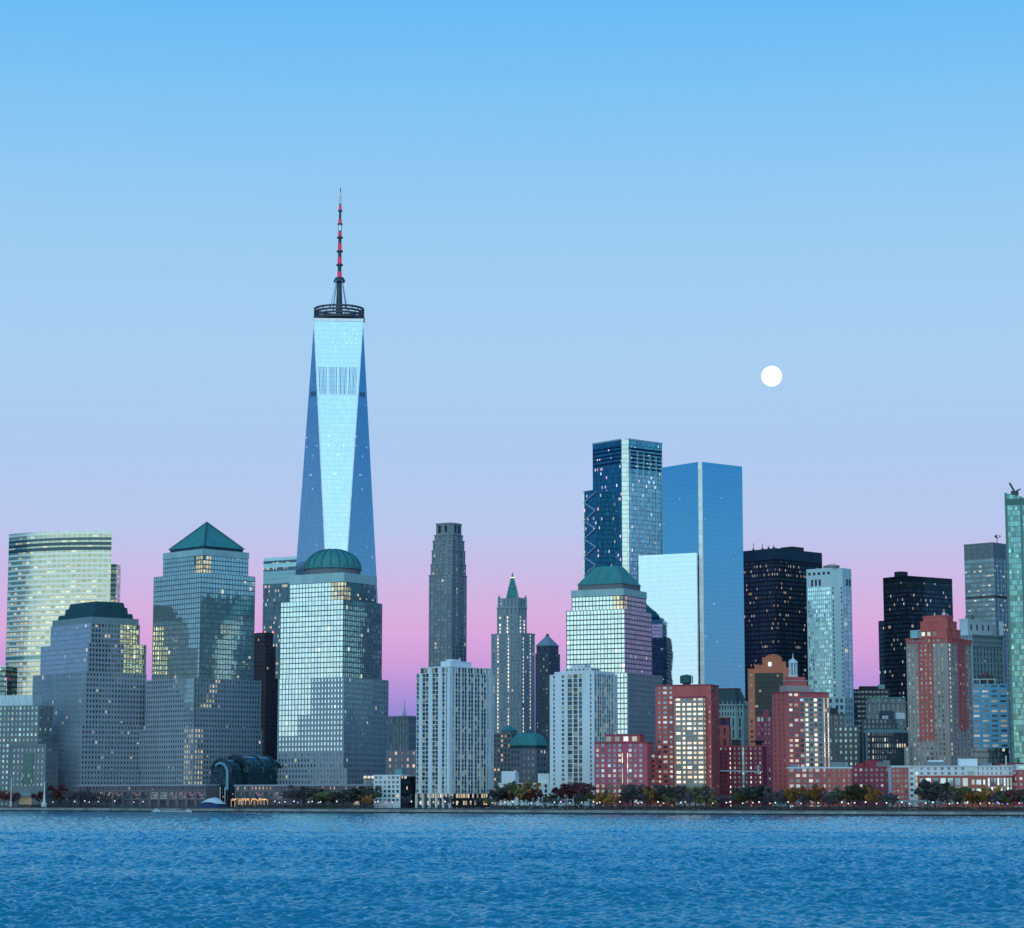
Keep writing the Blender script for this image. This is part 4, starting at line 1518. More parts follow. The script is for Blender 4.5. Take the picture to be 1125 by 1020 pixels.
    B.tier(pts, GZ, z1, [big, win(4, 5.5, .6, .6, g_dark2), win(4.2, 5.5, .6, .6, g_dark2), None, None], wh, dk_roof, front=3)
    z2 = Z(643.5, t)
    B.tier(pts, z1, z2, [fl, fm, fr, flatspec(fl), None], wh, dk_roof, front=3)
    z3, z4 = Z(634.5, t), Z(630.5, t)
    top = lambda n_: dict(t='w', fh=9, mat=dark_metal, cols=[(1.2, 0, 0)] + [(1, .66, .8), (.2, 0, 0)] * n_ + [(3, 0, 0)])
    B.tier(pts, z2, z3, [top(3), None, dict(t='w', fh=9, mat=dark_metal, cols=[(1.5, 0, 0), (1, .9, .8), (.2, 0, 0), (1, .9, .8), (.2, 0, 0)]), None, None], wh, dk_roof, front=3)
    B.tier(pts, z3, Z(623.5, t), [dict(t='w', fh=20, mat=dark_metal, cols=[(.3, 0, 0)] + [(1, .7, .28), (.3, 0, 0)] * 5), None, None, None, None], wh, dk_roof, front=3)
    cc = sum(pts, Vector((0, 0))) / len(pts)
    B.M('rooftop_plant', mech).box((cc.x, cc.y - 8, Z(623.5, t)), 12, 6, 2.2, R(-th))
    B.M('antenna', mast_dk).bar((cc.x - 6, cc.y - 6, Z(623.5, t) + 2), (cc.x + 4, cc.y - 6, Z(623.5, t) + 4), .4)
    B.done()


build_glass_pair()


# ------------------------------------------------------------------ 13. brick quarter, centre right
def build_brick():
    # low red block
    B = Bld('low_brick_block', 'low red brick apartment block with two lit stairwell stripes beside the white slab', 'apartment block')
    th = 14
    f = FP(653, 711, 716, 820, 1452, th, b=20)
    st = lambda lit: (.35, .95, .94, g_stripe)
    w = (1.5, .68, .55)
    g = (.35, 0, 0)
    cols = [g, w, g, w, (.8, 0, 0), w, g, w, g, w, st(1), (1.5, 0, 0), st(1), w, g, w, g, w, (1.6, 0, 0)]
    sp = dict(t='w', fh=2.95, mat=g_brick, cols=cols, rec=.3, fn=lambda i, j, nx, ny: (0, 0) if cols[i][1] == .95 and (j < 5 or j > ny - 3) else None)
    sr = win(3.2, 2.95, .45, .5, g_brick, rec=.3)
    B.tier(f.pts, GZ, Z(816, f), [sp, sr, None, None], brick_pk, dk_roof, cornice=(brick_dk, .5, .2))
    t2 = FP(665, 703, 709, 811, 1456, th, b=14)
    B.tier(t2.pts, Z(816, f), Z(807.5, t2), [dict(t='w', fh=5, mat=g_mid, cols=[(1.5, .75, .6), (.5, 0, 0)] * 4, rec=.3), None, None, None], brick, dk_roof, cornice=(brick_dk, .4, .2))
    for k in (.3, .5, .62):
        p = t2.pts[0].lerp(t2.pts[1], k)
        B.M('vent_pipe', steel).box((p.x, p.y + 4, Z(807.5, t2)), .5, .5, 1.6)
    B.done()
    B = Bld('stepped_brick_wing', 'short red brick wing between low brick block and the tower with bright windows', 'apartment block')
    f = FP(714, 721, 722, 830, 1464, th, b=8)
    B.tier(f.pts, GZ, Z(828, f), four(win(3.2, 2.95, .62, .5, g_brick, m=.6)), brick, dk_roof, cornice=(brick_dk, .4, .2))
    B.done()

    # tall block with the bright bay
    B = Bld('bright_window_brick_tower', 'red brick apartment tower with cream bay of bright windows and green roof tank', 'apartment block')
    th = 20
    f = FP(720, 781, 789.5, 756, 1462, th)
    wv = (1.6, .62, .5)
    cols = [(.5, 0, 0), wv, (.3, 0, 0), (2.0, .7, .5), (.3, 0, 0), wv, (.9, 0, 0), (11.5, 0, 0), (1.2, .3, .45)]
    B.tier(f.pts, GZ, Z(752.5, f), [dict(t='w', fh=2.98, mat=g_brick, cols=cols, rec=.3), win(3.0, 2.98, .42, .45, g_apt2, rec=.3), None, None], brick, dk_roof, cornice=(brick_dk, .5, .2))
    # cream bay standing forward of the front wall
    u = -f.dl
    n = Vector((u.y, -u.x))
    P0 = f.pts[0]
    a0, a1 = P0 + u * (f.a * .37), P0 + u * (f.a * .905)
    bay = [a0 + n * 4, a1 + n * 4, a1 + n * .02, a0 + n * .02]
    bc = [(.35, 0, 0), (1.5, .82, .5), (.35, 0, 0), (1.0, .75, .5), (.3, 0, 0), (1.5, .86, .5), (.3, 0, 0), (1.0, .8, .5), (.3, 0, 0), (1.6, .85, .5), (.25, 0, 0)]
    zt_, zl = Z(766, f), Z(862, f)
    B.tier(bay, GZ, zl, [dict(t='w', fh=2.98, mat=g_apt2, cols=bc, rec=.3), None, None, None], tan, dk_roof)
    B.tier(bay, zl, zt_, [dict(t='w', fh=2.98, mat=g_bright, cols=bc, rec=.3), dict(t='w', fh=2.98, mat=g_bright, cols=[(1, .4, .6)], rec=.2), None, dict(t='w', fh=2.98, mat=g_mid, cols=[(1, .7, .6)], rec=.2)], tan_lt, dk_roof, cornice=(brick_dk, .5, .2))
    tc_ = P0 + u * (f.a * .50) - n * 8
    zr = Z(752.5, f)
    gr = plain('tank_green', (.02, .085, .075), .6)
    tb = B.M('roof_tank', gr)
    tb.lathe(tc_.x, tc_.y, [(4.0, zr + 1.5), (4.0, zr + 6.0), (0, zr + 7.0)], 16)
    B.M('tank_base', gr).lathe(tc_.x, tc_.y, [(2.4, zr - .3), (2.4, zr + 1.6)], 10)
    B.M('tank_deck', gr).box((tc_.x + u.x * 6 + n.x * 6, tc_.y + u.y * 6 + n.y * 6, zr - 3.5), 26, 3.0, 1.5, math.atan2(u.y, u.x))
    B.M('tank_pipe', steel).bar((tc_.x + 3, tc_.y - 3, zr), (tc_.x + 3, tc_.y - 3, zr + 8), .4)
    B.done()

    # brick blocks right of it
    B = Bld('gatehouse_brick_tower', 'small red brick tower with an open purple framed rooftop window', 'apartment block')
    f = FP(784.5, 801, 803.5, 800, 1530, 12, b=10)
    B.tier(f.pts, GZ, Z(797, f), four(win(4.6, 7, .32, .6, g_dark2, rec=.4)), brick, dk_roof)
    f2 = FP(789, 800.5, 802.5, 790, 1532, 12, b=8)
    B.tier(f2.pts, Z(797, f), Z(788.5, f2), [dict(t='w', fh=20, mat=g_dark, cols=[(.6, 0, 0), (1, .9, .8), (.6, 0, 0)], rec=.6), None, None, None], wall('plum_brick', (.14, .05, .13), .85), dk_roof, cornice=(brick, .5, .3))
    B.done()
    B = Bld('dark_brick_walkup', 'dark red brick block crossed by a pale footbridge beam behind the riverside trees', 'apartment block')
    f = FP(789, 838, 843, 826, 1498, 12, b=22)
    cols = [(.4, 0, 0)] + [(1.3, .5, .45), (.4, 0, 0)] * 2 + [(1.3, .3, .5, g_stripe), (.4, 0, 0)] + [(1.3, .5, .45), (.3, 0, 0)] * 2 + [(1, .8, .9, g_teal)] + [(1.3, .5, .45), (.4, 0, 0), (1.3, .35, .5, g_mid), (.4, 0, 0)] * 2
    B.tier(f.pts, GZ, Z(820, f), [dict(t='w', fh=2.9, mat=g_apt2, cols=cols, rec=.3), win(3, 2.9, .4, .45, g_apt2), None, None], brick_dk, dk_roof, cornice=(brick, .5, .2))
    u = -f.dl
    n = Vector((u.y, -u.x))
    a, b = f.pts[0] + u * 1 + n * .8, f.pts[0] + u * (f.a * 1.0) + n * .8
    B.M('footbridge_beam', white_paint).bar((a.x, a.y, Z(847, f)), (b.x, b.y, Z(848, f)), .8)
    c = f.pts[0] + u * (f.a * .90) + n * 1.2
    B.M('bridge_pylon', white_paint).box((c.x, c.y, Z(851, f)), 1.2, .8, 5.5)
    tk = f.pts[0] + u * (f.a * .9) - n * 5
    tkm = B.M('roof_tank', dark_metal)
    tkm.lathe(tk.x, tk.y, [(1.8, Z(820, f)), (2.0, Z(821, f) + 2.5), (3.2, Z(821, f) + 3.5), (3.2, Z(821, f) + 4.2), (0, Z(821, f) + 4.6)], 12)
    p = f.pts[0] + u * (f.a * .38) - n * 5
    B.M('penthouse', dark_metal).box((p.x, p.y, Z(820, f)), 5, 5, 4.2)
    B.done()
    B = Bld('narrow_brick_tower', 'narrow plum red brick tower with aqua lit top floor below the gabled orange building', 'apartment block')
    f = FP(830, 848, 852, 790, 1600, 12, b=18)
    pb = wall('plum_red_brick', (.34, .07, .12), .85)
    B.tier(f.pts, GZ, Z(794, f), four(win(2.6, 2.95, .35, .5, g_apt2, rec=.3)), pb, dk_roof)
    B.tier(f.pts, Z(794, f), Z(787, f), four(win(2.6, 6, .7, .6, g_teal, rec=.3)), pb, dk_roof)
    g = FP(838, 845, 847, 782, 1604, 12, b=6)
    B.tier(g.pts, Z(787, f), Z(780.5, g), [None], pb, dk_roof)
    B.done()

    # ornate stone block with mansard
    B = Bld('mansard_stone_building', 'ornate pale stone building with rounded corner under a dark mansard roof', 'building')
    f = FP(776, 815, 824, 775, 1935, 22)
    cols = [(.5, 0, 0)] + [(.8, .6, .8), (.5, 0, 0)] * 7
    os_ = wall('ornate_stone', (.38, .45, .43), .85, .25)
    pts = chamfer(f.pts, {1}, 5)
    sp = dict(t='w', fh=9, mat=g_dark2, cols=cols, rec=.5)
    B.tier(pts, GZ, Z(788, f), [sp, dict(t='w', fh=9, mat=g_dark2, cols=[(.6, 0, 0), (.8, .6, .8), (.6, 0, 0)], rec=.5), dict(t='w', fh=9, mat=g_dark2, cols=cols[:9], rec=.5), None, None], os_, dk_roof, front=3)
    B.tier(pts, Z(788, f), Z(774, f), [win(2.4, 4.5, .4, .6, g_dark2), win(2.4, 4.5, .4, .6, g_dark2), win(2.4, 4.5, .4, .6, g_dark2), None, None], os_, dk_roof, cornice=(os_, 1.0, .7), front=3)
    e = offset(pts, .4)
    for i in range(3):
        p, q = e[i], e[(i + 1) % len(e)]
        k = max(2, int((q - p).length / 3.2))
        for j in range(k + 1):
            r = p.lerp(q, j / k)
            B.M('finial', os_).lathe(r.x, r.y, [(.55, Z(775, f)), (.45, Z(771, f)), (0, Z(769.5, f))], 6)
    B.M('mansard_roof', plain('mansard_slate', (.02, .045, .05), .5)).frustum(offset(pts, -1), offset(pts, -6), Z(774, f), Z(757, f))
    B.M('roof_edge', wall('copper_red', (.16, .06, .06), .7)).prism(offset(pts, -5.7), Z(757, f), Z(755.6, f))
    B.done()

    # gabled orange
    B = Bld('gabled_orange_building', 'orange brick building with stepped gable, small square lit window and dark glass front', 'building')
    f = FP(821.5, 866.5, 871, 737, 1760, 8, b=30)
    cols = [(.6, 0, 0), (1.3, .75, .42), (.6, 0, 0), (11, 0, 0), (.6, 0, 0), (1.0, .7, .42), (.5, 0, 0)]
    zs = Z(738.5, f)
    B.tier(f.pts, GZ, zs, [dict(t='w', fh=3.7, mat=g_dark2, cols=cols, rec=.3), win(3, 3.7, .4, .45, g_dark2), None, None], brick_or, dk_roof)
    u = -f.dl
    n = Vector((u.y, -u.x))
    at = lambda k: f.pts[0] + u * (f.a * k)
    # glass panel set on the front
    gp = [at(.17) + n * .25, at(.86) + n * .25, at(.86) + n * .02, at(.17) + n * .02]
    B.M('glass_front', curtain('gable_glass', 2.6, 3.7, .25, .12, (.015, .045, .055), (.02, .03, .035), (.03, .04, .045), lit=.06, lits=.4, metal=.25, smetal=.1)).prism(gp, GZ, zs - .6)
    for k0, k1, y in ((0, .17, 735.2), (.17, .36, 731), (.36, .83, 722.8), (.83, .93, 727.5), (.93, 1.0, 734)):
        q = [at(k0), at(k1), at(k1) - n * 24, at(k0) - n * 24]
        B.tier(q, zs, Z(y, f), [None], brick_or, dk_roof, cornice=(brick_or, .5, .15))
    for j, (w, yy) in enumerate(((.34, 721.2), (.22, 720))):
        q = [at(.62 - w / 2) - n * 1, at(.62 + w / 2) - n * 1, at(.62 + w / 2) - n * 18, at(.62 - w / 2) - n * 18]
        B.M('gable_cap', brick_or).prism(q, Z(722.8, f) + j * .9, Z(yy, f) + .6)
    c0, c1 = at(.50) + n * .12, at(.585) + n * .12
    B.M('square_window', plain('lit_square', (.8, .8, .8), .4, 0, (.9, .95, 1.0), .75)).prism([c0 + n * .1, c1 + n * .1, c1 - n * .1, c0 - n * .1], Z(732, f), Z(727.5, f))
    B.done()

    # brick tower with the white lantern
    B = Bld('lantern_brick_tower', 'red brick apartment tower topped by a white rooftop lantern', 'apartment block')
    th = 66
    f = FP(848, 863.5, 910.5, 764, 1405, th)
    zr = Z(760.5, f)
    cL = [(.6, 0, 0), (1.1, .42, .5), (.8, 0, 0), (1.1, .42, .5), (.8, 0, 0), (1.0, .42, .5), (.6, 0, 0)]
    cR = [(.9, 0, 0), (1.8, .72, .52, g_mid), (.25, 0, 0), (1.9, .74, .52, g_mid), (.25, 0, 0), (1.8, .72, .52, g_brick), (9.5, 0, 0)]
    B.tier(f.pts, GZ, zr, [dict(t='w', fh=2.98, mat=g_apt2, cols=cL, rec=.3), dict(t='w', fh=2.98, mat=g_mid, cols=cR, rec=.3), None, None], brick, dk_roof, cornice=(brick_dk, .5, .2))
    # tan part on the right end of the front
    u = f.dr
    n = Vector((u.y, -u.x))
    at = lambda k: f.P + u * (f.b * k)
    q = [at(.40) + n * .7, at(1.0) + n * .7, at(1.0) + n * .03, at(.40) + n * .03]
    cT = [(.3, 0, 0), (1.1, .8, .55, g_bright), (.2, 0, 0), (1.1, .75, .55, g_apt), (.2, 0, 0), (1.2, .8, .55, g_bright), (.2, 0, 0), (1.2, .8, .55, g_apt), (.4, 0, 0), (.42, .8, .92, g_stripe), (.75, .55, .5, g_dark2), (.42, .8, .92, g_stripe), (.25, 0, 0)]
    zl = Z(843, f)
    B.tier(q, zl, Z(766, f), [dict(t='w', fh=2.98, mat=g_mid, cols=cT, rec=.3), None, None, None], tan, dk_roof)
    B.M('base_band', pale_stone).prism(offset(f.pts, .25), GZ, GZ + 5)
    # rooftop setback and lantern
    c = sum(f.pts, Vector((0, 0))) / 4
    c = Vector((xat(873.5, 750, 1420), 1420))
    ang = math.atan2(u.y, u.x)
    B.M('roof_setback', tan).box((c.x, c.y, zr - .2), 15, 10, 4.4, ang)
    B.M('roof_setback_band', brick).box((c.x, c.y, zr + 4.2), 11.5, 8, 2.6, ang)
    B.M('roof_setback', tan).box((c.x, c.y, zr + 6.8), 12.2, 8.6, .6, ang)
    B.M('roof_setback_band', brick).box((c.x, c.y, zr + 7.4), 10, 7, 2.0, ang)
    zl0 = zr + 9.4
    cx_, cy_ = xat(871.3, 735, 1420), 1420
    B.M('lantern_base', white_paint).lathe(cx_, cy_, [(3.0, zl0), (3.0, zl0 + 1), (0, zl0 + 1)], 12)
    for k in range(8):
        a = 2 * math.pi * k / 8
        B.M('lantern_column', white_paint).box((cx_ + 2.2 * math.cos(a), cy_ + 2.2 * math.sin(a), zl0 + 1), .7, .7, 7.0, a)
    B.M('lantern_core', plain('lantern_core', (.35, .38, .42), .5)).lathe(cx_, cy_, [(1.5, zl0 + 1), (1.5, zl0 + 8)], 10)
    B.M('lantern_cap', white_paint).lathe(cx_, cy_, [(2.8, zl0 + 8), (2.8, zl0 + 9), (2.0, zl0 + 9.8), (.9, zl0 + 10.6), (.3, zl0 + 11.3), (.12, zl0 + 14), (0, zl0 + 14.3)], 12)
    B.done()

    # low brick row
    B = Bld('riverside_brick_row', 'low red brick row with wide aqua windows at the foot of the lantern tower', 'apartment block')
    f = FP(865, 936, 938, 846, 1378, 8, b=14)
    cols = [(.5, 0, 0)] + [(1.9, .72, .58, g_brick), (.35, 0, 0)] * 5 + [(.6, 0, 0)] + [(1.2, .55, .6, g_apt2), (.5, 0, 0)] * 6
    B.tier(f.pts, GZ, Z(843.5, f), [dict(t='w', fh=3.1, mat=g_brick, cols=cols, rec=.3), None, None, None], brick, dk_roof, cornice=(white_paint, .5, .2))
    for k, w, h in ((.12, 5, 2), (.8, 7, 3.2), (.92, 3, 2.2)):
        p = f.pts[0].lerp(f.pts[1], k)
        B.M('roof_hut', mech).box((p.x, p.y + 6, Z(843.5, f)), w, 4, h)
    B.done()
    B = Bld('dark_brick_row', 'darker low red brick building between brick row and the white-topped building', 'apartment block')
    f = FP(930, 979, 981, 845, 1420, 8, b=20)
    B.tier(f.pts, GZ, Z(843, f), four(win(3.2, 3.2, .45, .5, g_apt2, rec=.3)), brick_dk, dk_roof, cornice=(brick_dk, .5, .2))
    for k, w, h in ((.35, 4, 2.5), (.62, 9, 4.0), (.8, 5, 2.8), (.93, 4, 4)):
        p = f.pts[0].lerp(f.pts[1], k)
        B.M('roof_hut', brick_dk if k < .7 else mech).box((p.x, p.y + 8, Z(843, f)), w, 5, h)
    B.done()


build_brick()


# ------------------------------------------------------------------ 14. right-hand group
def build_right():
    B = Bld('art_deco_stone_block', 'brown-grey art deco stone block with stepped crown below the white grid tower', 'building')
    f = FP(903, 944, 947, 800, 1640, 8, b=25)
    sp = win(3.3, 3.9, .40, .5, g_teal, rec=.3)
    B.tier(f.pts, GZ, Z(798, f), four(sp), wall('taupe_stone', (.17, .16, .17), .85), dk_roof)
    g = FP(903, 928, 930, 788, 1642, 8, b=20)
    B.tier(g.pts, Z(798, f), Z(785, g), four(win(3.3, 3.9, .35, .5, g_dark2)), wall('taupe_stone', (.17, .16, .17)), dk_roof, cornice=(brown_stone, .6, .3))
    for k in (.3, .42, .55, .67):
        p = g.pts[0].lerp(g.pts[1], k) 
        B.M('pier', wall('taupe_lt', (.26, .25, .26), .85)).box((p.x, p.y - .25, Z(830, g)), .8, .8, Z(787, g) - Z(830, g))
    B.M('roof_hut', dark_metal).box((g.P.x - 8, g.P.y + 8, Z(785, g)), 8, 8, 4.5)
    B.done()

    B = Bld('dark_office_block', 'low dark grey flat-roofed office block on the horizon beside the white grid tower', 'building')
    f = FP(936, 977, 990, 762, 2000, 10, b=35)
    B.tier(f.pts, GZ, Z(757.5, f), four(win(3.2, 4, .7, .4, g_dark, rec=.2)), wall('charcoal_stone', (.07, .085, .10), .8), dk_roof, cornice=(dark_metal, .8, .3))
    c = f.pts[0].lerp(f.pts[1], .35)
    B.M('penthouse', dark_metal).box((c.x + 8, c.y + 10, Z(757.5, f)), 22, 9, 3)
    B.M('roof_unit', wall('aqua_panel', (.30, .50, .50), .6)).box((f.P.x - 6, f.P.y + 4, Z(757.5, f)), 5, 5, 4)
    B.done()
    B = Bld('columned_stone_building', 'ornate grey stone building with arched windows and columns left of the tan tower', 'building')
    f = FP(951.5, 995, 1002, 768, 1850, 10, b=35)
    cs = wall('carved_stone', (.24, .27, .30), .85, .25)
    B.tier(f.pts, GZ, Z(784, f), four(dict(t='w', fh=5, mat=g_dark2, cols=[(.6, 0, 0), (1, .6, .7)] * 10, rec=.5)), cs, dk_roof)
    B.tier(f.pts, Z(784, f), Z(772, f), four(dict(t='w', fh=30, mat=g_dark2, cols=[(.8, 0, 0), (1, .6, .8)] * 8 + [(.8, 0, 0)], rec=.8)), cs, dk_roof, cornice=(cs, .8, .5))
    B.tier(offset(f.pts, -.5), Z(772, f), Z(766.5, f), four(dict(t='w', fh=30, mat=g_dark2, cols=[(1.2, 0, 0), (.6, .8, .6)] * 5 + [(1.2, 0, 0)])), cs, dk_roof, cornice=(green_copper, .5, .3))
    B.done()
    B = Bld('rooftop_stone_block', 'small grey block with pale roof tanks behind the dark gridded building', 'building')
    f = FP(947, 985, 990, 792, 1720, 8, b=22)
    B.tier(f.pts, GZ, Z(790, f), four(win(3, 3.6, .4, .5, g_dark2)), lime_dk, dk_roof)
    g = FP(966, 982, 984, 783, 1726, 8, b=10)
    B.tier(g.pts, Z(790, f), Z(781, g), [None], wall('charcoal_stone', (.07, .085, .10)), dk_roof)
    for px in (971, 974.5):
        x_ = xat(px, 792, 1722)
        B.M('roof_tank', white_paint).lathe(x_, 1722, [(1.1, Z(790, f)), (1.1, Z(790, f) + 2.0), (0, Z(790, f) + 2.6)], 10)
    B.M('roof_unit', white_conc).box((xat(989, 790, 1724), 1724, Z(790, f)), 6, 4, 4.5)
    B.done()
    B = Bld('dark_ribbed_office', 'dark ribbed office building in a pale frame with yellow lit top windows', 'building')
    f = FP(950.5, 997, 1001, 806, 1600, 6, b=26)
    cols = [(1.0, 0, 0), (1.6, .35, .5, g_mid), (.9, 0, 0)] + [(.8, .75, .62), (.45, 0, 0)] * 14 + [(.6, 0, 0)]

    def rowlit(i, j, nx, ny):
        return (.75, .6, g_mid) if j == ny - 3 and i > 6 else ((.75, .6, g_warm) if j in (1, 2, 0) else None)
    B.tier(f.pts, GZ, Z(803, f), [dict(t='w', fh=3.9, mat=g_dark, cols=cols, rec=.35, fn=rowlit), win(3, 3.9, .5, .5, g_dark), None, None], wall('charcoal_frame', (.045, .055, .07), .7), dk_roof, cornice=(wall('slate_frame', (.20, .25, .30), .7), 1.4, .4))
    p = f.pts[0]
    B.M('frame_pier', wall('slate_frame', (.20, .25, .30), .7)).box((p.x + .8, p.y - .35, GZ), 1.2, .9, Z(803, f) - GZ - 1.5)
    B.M('roof_deck', green_copper).prism(offset(f.pts, -2), Z(803, f), Z(803, f) + .9)
    B.done()

    # black pair
    B = Bld('black_slab_tower', 'dark blue-black office tower standing on the pink horizon behind the tan and red tower', 'skyscraper')
    th, d = 55, 2160
    f = FP(970, 995, 1046, 635, d, th)
    bk = curtain('black_cw_b', 1.5, 4.0, .35, .06, (.05, .085, .13), (.012, .02, .03), (.012, .018, .028), metal=.5, smetal=.3, rough=.12, tilt=.02, lit=.06, lits=.5, warm=(1, .6, .35), white=(.8, .95, .95), lith=.95, var=.4,
                 bands=[(zt(639, d), zt(628, d), (.016, .03, .045)), (zt(646, d), zt(640.5, d), (.03, .05, .06))])
    B.tier(f.pts, GZ, zt(632.5, d), four(cw(bk)), dark_metal, dk_roof)
    c = f.P + f.dr * 6 + f.dl * 12
    B.M('penthouse', dark_metal).box((c.x, c.y, zt(632.5, d)), 9, 8, 4.5, R(35))
    q = FP(965, 971.5, 980, 684, d + 30, th)
    B.tier(q.pts, GZ, zt(682, d + 30), four(cw(bk)), dark_metal, dk_roof)
    B.done()

    B = Bld('banded_office_tower', 'grey-blue office tower with horizontal bands and rooftop antenna by the teal glass edge tower', 'skyscraper')
    th, d = 43, 2120
    f = FP(1059, 1091, 1112, 600, d, th)
    bw = curtain('banded_cw', 3.0, 4.3, .40, .04, (.16, .27, .31), (.16, .21, .23), (.12, .17, .19), metal=.5, smetal=.05, rough=.12, lit=.12, lits=.6, warm=(1, .8, .45), var=.2,
                 bands=[(zt(613, d), zt(590, d), (.10, .14, .16)), (zt(657, d), zt(654, d), (.02, .03, .04))])
    bw2 = curtain('finned_cw', 1.5, 4.3, .3, .12, (.14, .26, .30), (.10, .15, .18), (.14, .20, .23), metal=.4, smetal=.2, rough=.12, lit=.10, lits=.6, warm=(1, .8, .45), var=.2,
                  vline=(6, .14, (.45, .52, .55)), bands=[(zt(613, d), zt(590, d), (.12, .16, .19)), (zt(657, d), zt(654, d), (.02, .03, .04))])
    zr = zt(596.3, d)
    B.tier(f.pts, GZ, zr, [cw(bw), cw(bw2), cw(bw), cw(bw2)], mech, dk_roof, cornice=(mech, .6, .2))
    c = Vector((xat(1095.5, 596, d + 15), d + 15))
    a = B.M('antenna', mast_dk)
    a.bar((c.x, c.y, zr), (c.x, c.y, zr + 9), .6)
    for k in range(3):
        t = 2 * math.pi * k / 3
        a.bar((c.x, c.y, zr + 5), (c.x + 2.6 * math.cos(t), c.y + 2.6 * math.sin(t), zr + 7), .35)
        a.box((c.x + 2.6 * math.cos(t), c.y + 2.6 * math.sin(t), zr + 6.3), .9, .9, 1.8)
    B.done()

    B = Bld('teal_glass_edge_tower', 'slim teal glass tower with slanted top and roof crane at the picture edge', 'skyscraper')
    th, d = 14, 1560
    f = FP(1104, 1152, 1166, 560, d, th)
    tw = curtain('teal_cw', 1.6, 3.5, .16, .10, (.11, .30, .32), (.10, .20, .22), (.05, .11, .12), metal=.8, smetal=.5, rough=.07, tilt=.05, lit=.12, lits=.35, warm=(.75, .9, .6), white=(.45, .95, .85), var=.45,
                 vline=(9.6, .16, (.04, .12, .14)), bands=[(zt(554, d), zt(547, d), (.03, .09, .11))], litw=.9)
    zA, zB = zt(540, d), zt(553, d)
    zlow = zB - 6
    B.tier(f.pts, GZ, zlow, four(cw(tw)), dark_metal, dk_roof)
    # slanted crown
    m = B.M('slanted_crown', tw)
    zz = [zA, zB, zB, zA]
    P = f.pts
    for i in range(4):
        j = (i + 1) % 4
        L = (P[j] - P[i]).length
        m.quad((P[i].x, P[i].y, zlow), (P[j].x, P[j].y, zlow), (P[j].x, P[j].y, zz[j]), (P[i].x, P[i].y, zz[i]), [(0, zlow), (L, zlow), (L, zz[j]), (0, zz[i])])
    B.M('roof', dark_metal).poly([(P[i].x, P[i].y, zz[i]) for i in range(4)])
    c = P[0].lerp(P[1], .28)
    zc = zA - 3.5
    cr = B.M('roof_crane', mast_dk)
    cr.box((c.x, c.y + 6, zc), 4.5, 3, 5)
    cr.bar((c.x, c.y + 6, zc + 4.5), (c.x - 3.2, c.y + 6, zc + 10.5), 1.1)
    cr.bar((c.x + 1, c.y + 6, zc + 5), (c.x + 4, c.y + 6, zc + 6.5), .9)
    B.done()

    # classical white block
    B = Bld('classical_white_building', 'pale classical stone office block with a white penthouse right of the red-crowned tower', 'building')
    th, d = 58, 1900
    f = FP(1050, 1068, 1102, 700, d, th)
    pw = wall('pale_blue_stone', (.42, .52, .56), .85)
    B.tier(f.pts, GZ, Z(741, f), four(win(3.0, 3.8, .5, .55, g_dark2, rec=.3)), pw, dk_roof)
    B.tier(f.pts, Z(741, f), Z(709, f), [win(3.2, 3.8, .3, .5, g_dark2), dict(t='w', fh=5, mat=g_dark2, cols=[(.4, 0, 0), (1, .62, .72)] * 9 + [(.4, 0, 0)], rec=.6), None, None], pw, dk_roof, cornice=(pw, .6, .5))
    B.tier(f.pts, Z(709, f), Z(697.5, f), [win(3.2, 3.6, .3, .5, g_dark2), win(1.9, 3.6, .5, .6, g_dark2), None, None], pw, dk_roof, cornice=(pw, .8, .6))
    g = FP(1054, 1063, 1090, 684, d + 10, th)
    B.tier(g.pts, Z(697.5, f), Z(680, g), [None, win(6, 12, .28, .35, dark_metal), None, None], white_conc, dk_roof, cornice=(white_conc, .5, .3))
    c = sum(g.pts, Vector((0, 0))) / 4
    B.M('roof_tank', mech).lathe(c.x - 6, c.y - 6, [(3.5, Z(680, g)), (3.5, Z(676, g)), (0, Z(674.5, g))], 12)
    B.M('chimney', white_conc).box((f.pts[2].x - 2.5, f.pts[2].y - 6, Z(697.5, f)), 3, 3, Z(682, f) - Z(697.5, f))
    B.done()

    B = Bld('blue_panel_building', 'bright blue panelled building with rows of warm lit windows beside the teal glass tower', 'building')
    f = FP(1067.5, 1106.5, 1109, 756, 1640, 5, b=24)
    bp = wall('sky_blue_panel', (.24, .58, .84), .6, .10)
    cols = [(.3, 0, 0)] + [(3, .86, .42), (.9, 0, 0)] * 3 + [(3, .86, .42), (.3, 0, 0)]
    z0 = Z(822, f)
    B.tier(f.pts, GZ, z0, [cw(curtain('dark_podium_cw', 2.4, 4, .2, .1, (.08, .14, .18), (.03, .05, .07), (.12, .22, .30), lit=.15, lits=.6, metal=.7))] * 4, dark_metal, dk_roof)
    ga = glass('glass_hotel', (.18, .22, .24), .5, .1, lit=.5, lits=.32, warm=(1, .70, .38), white=(.85, .85, .8), cluster=False)
    B.tier(f.pts, z0, Z(751.5, f), [dict(t='w', fh=3.45, mat=ga, cols=cols, rec=.25), None, None, None], bp, dk_roof)
    c = f.pts[0].lerp(f.pts[1], .5)
    zr = Z(751.5, f)
    fr = B.M('roof_frame', white_conc)
    for k in (.06, .28, .5, .72):
        p = f.pts[0].lerp(f.pts[1], k)
        fr.box((p.x, p.y + 6, zr), .7, .7, 3.2)
    a, b = f.pts[0].lerp(f.pts[1], .04), f.pts[0].lerp(f.pts[1], .74)
    fr.bar((a.x, a.y + 6, zr + 3.4), (b.x, b.y + 6, zr + 3.4), .7)
    B.M('roof_hut', brown_stone).box((c.x, c.y + 11, zr), 9, 6, 6.5)
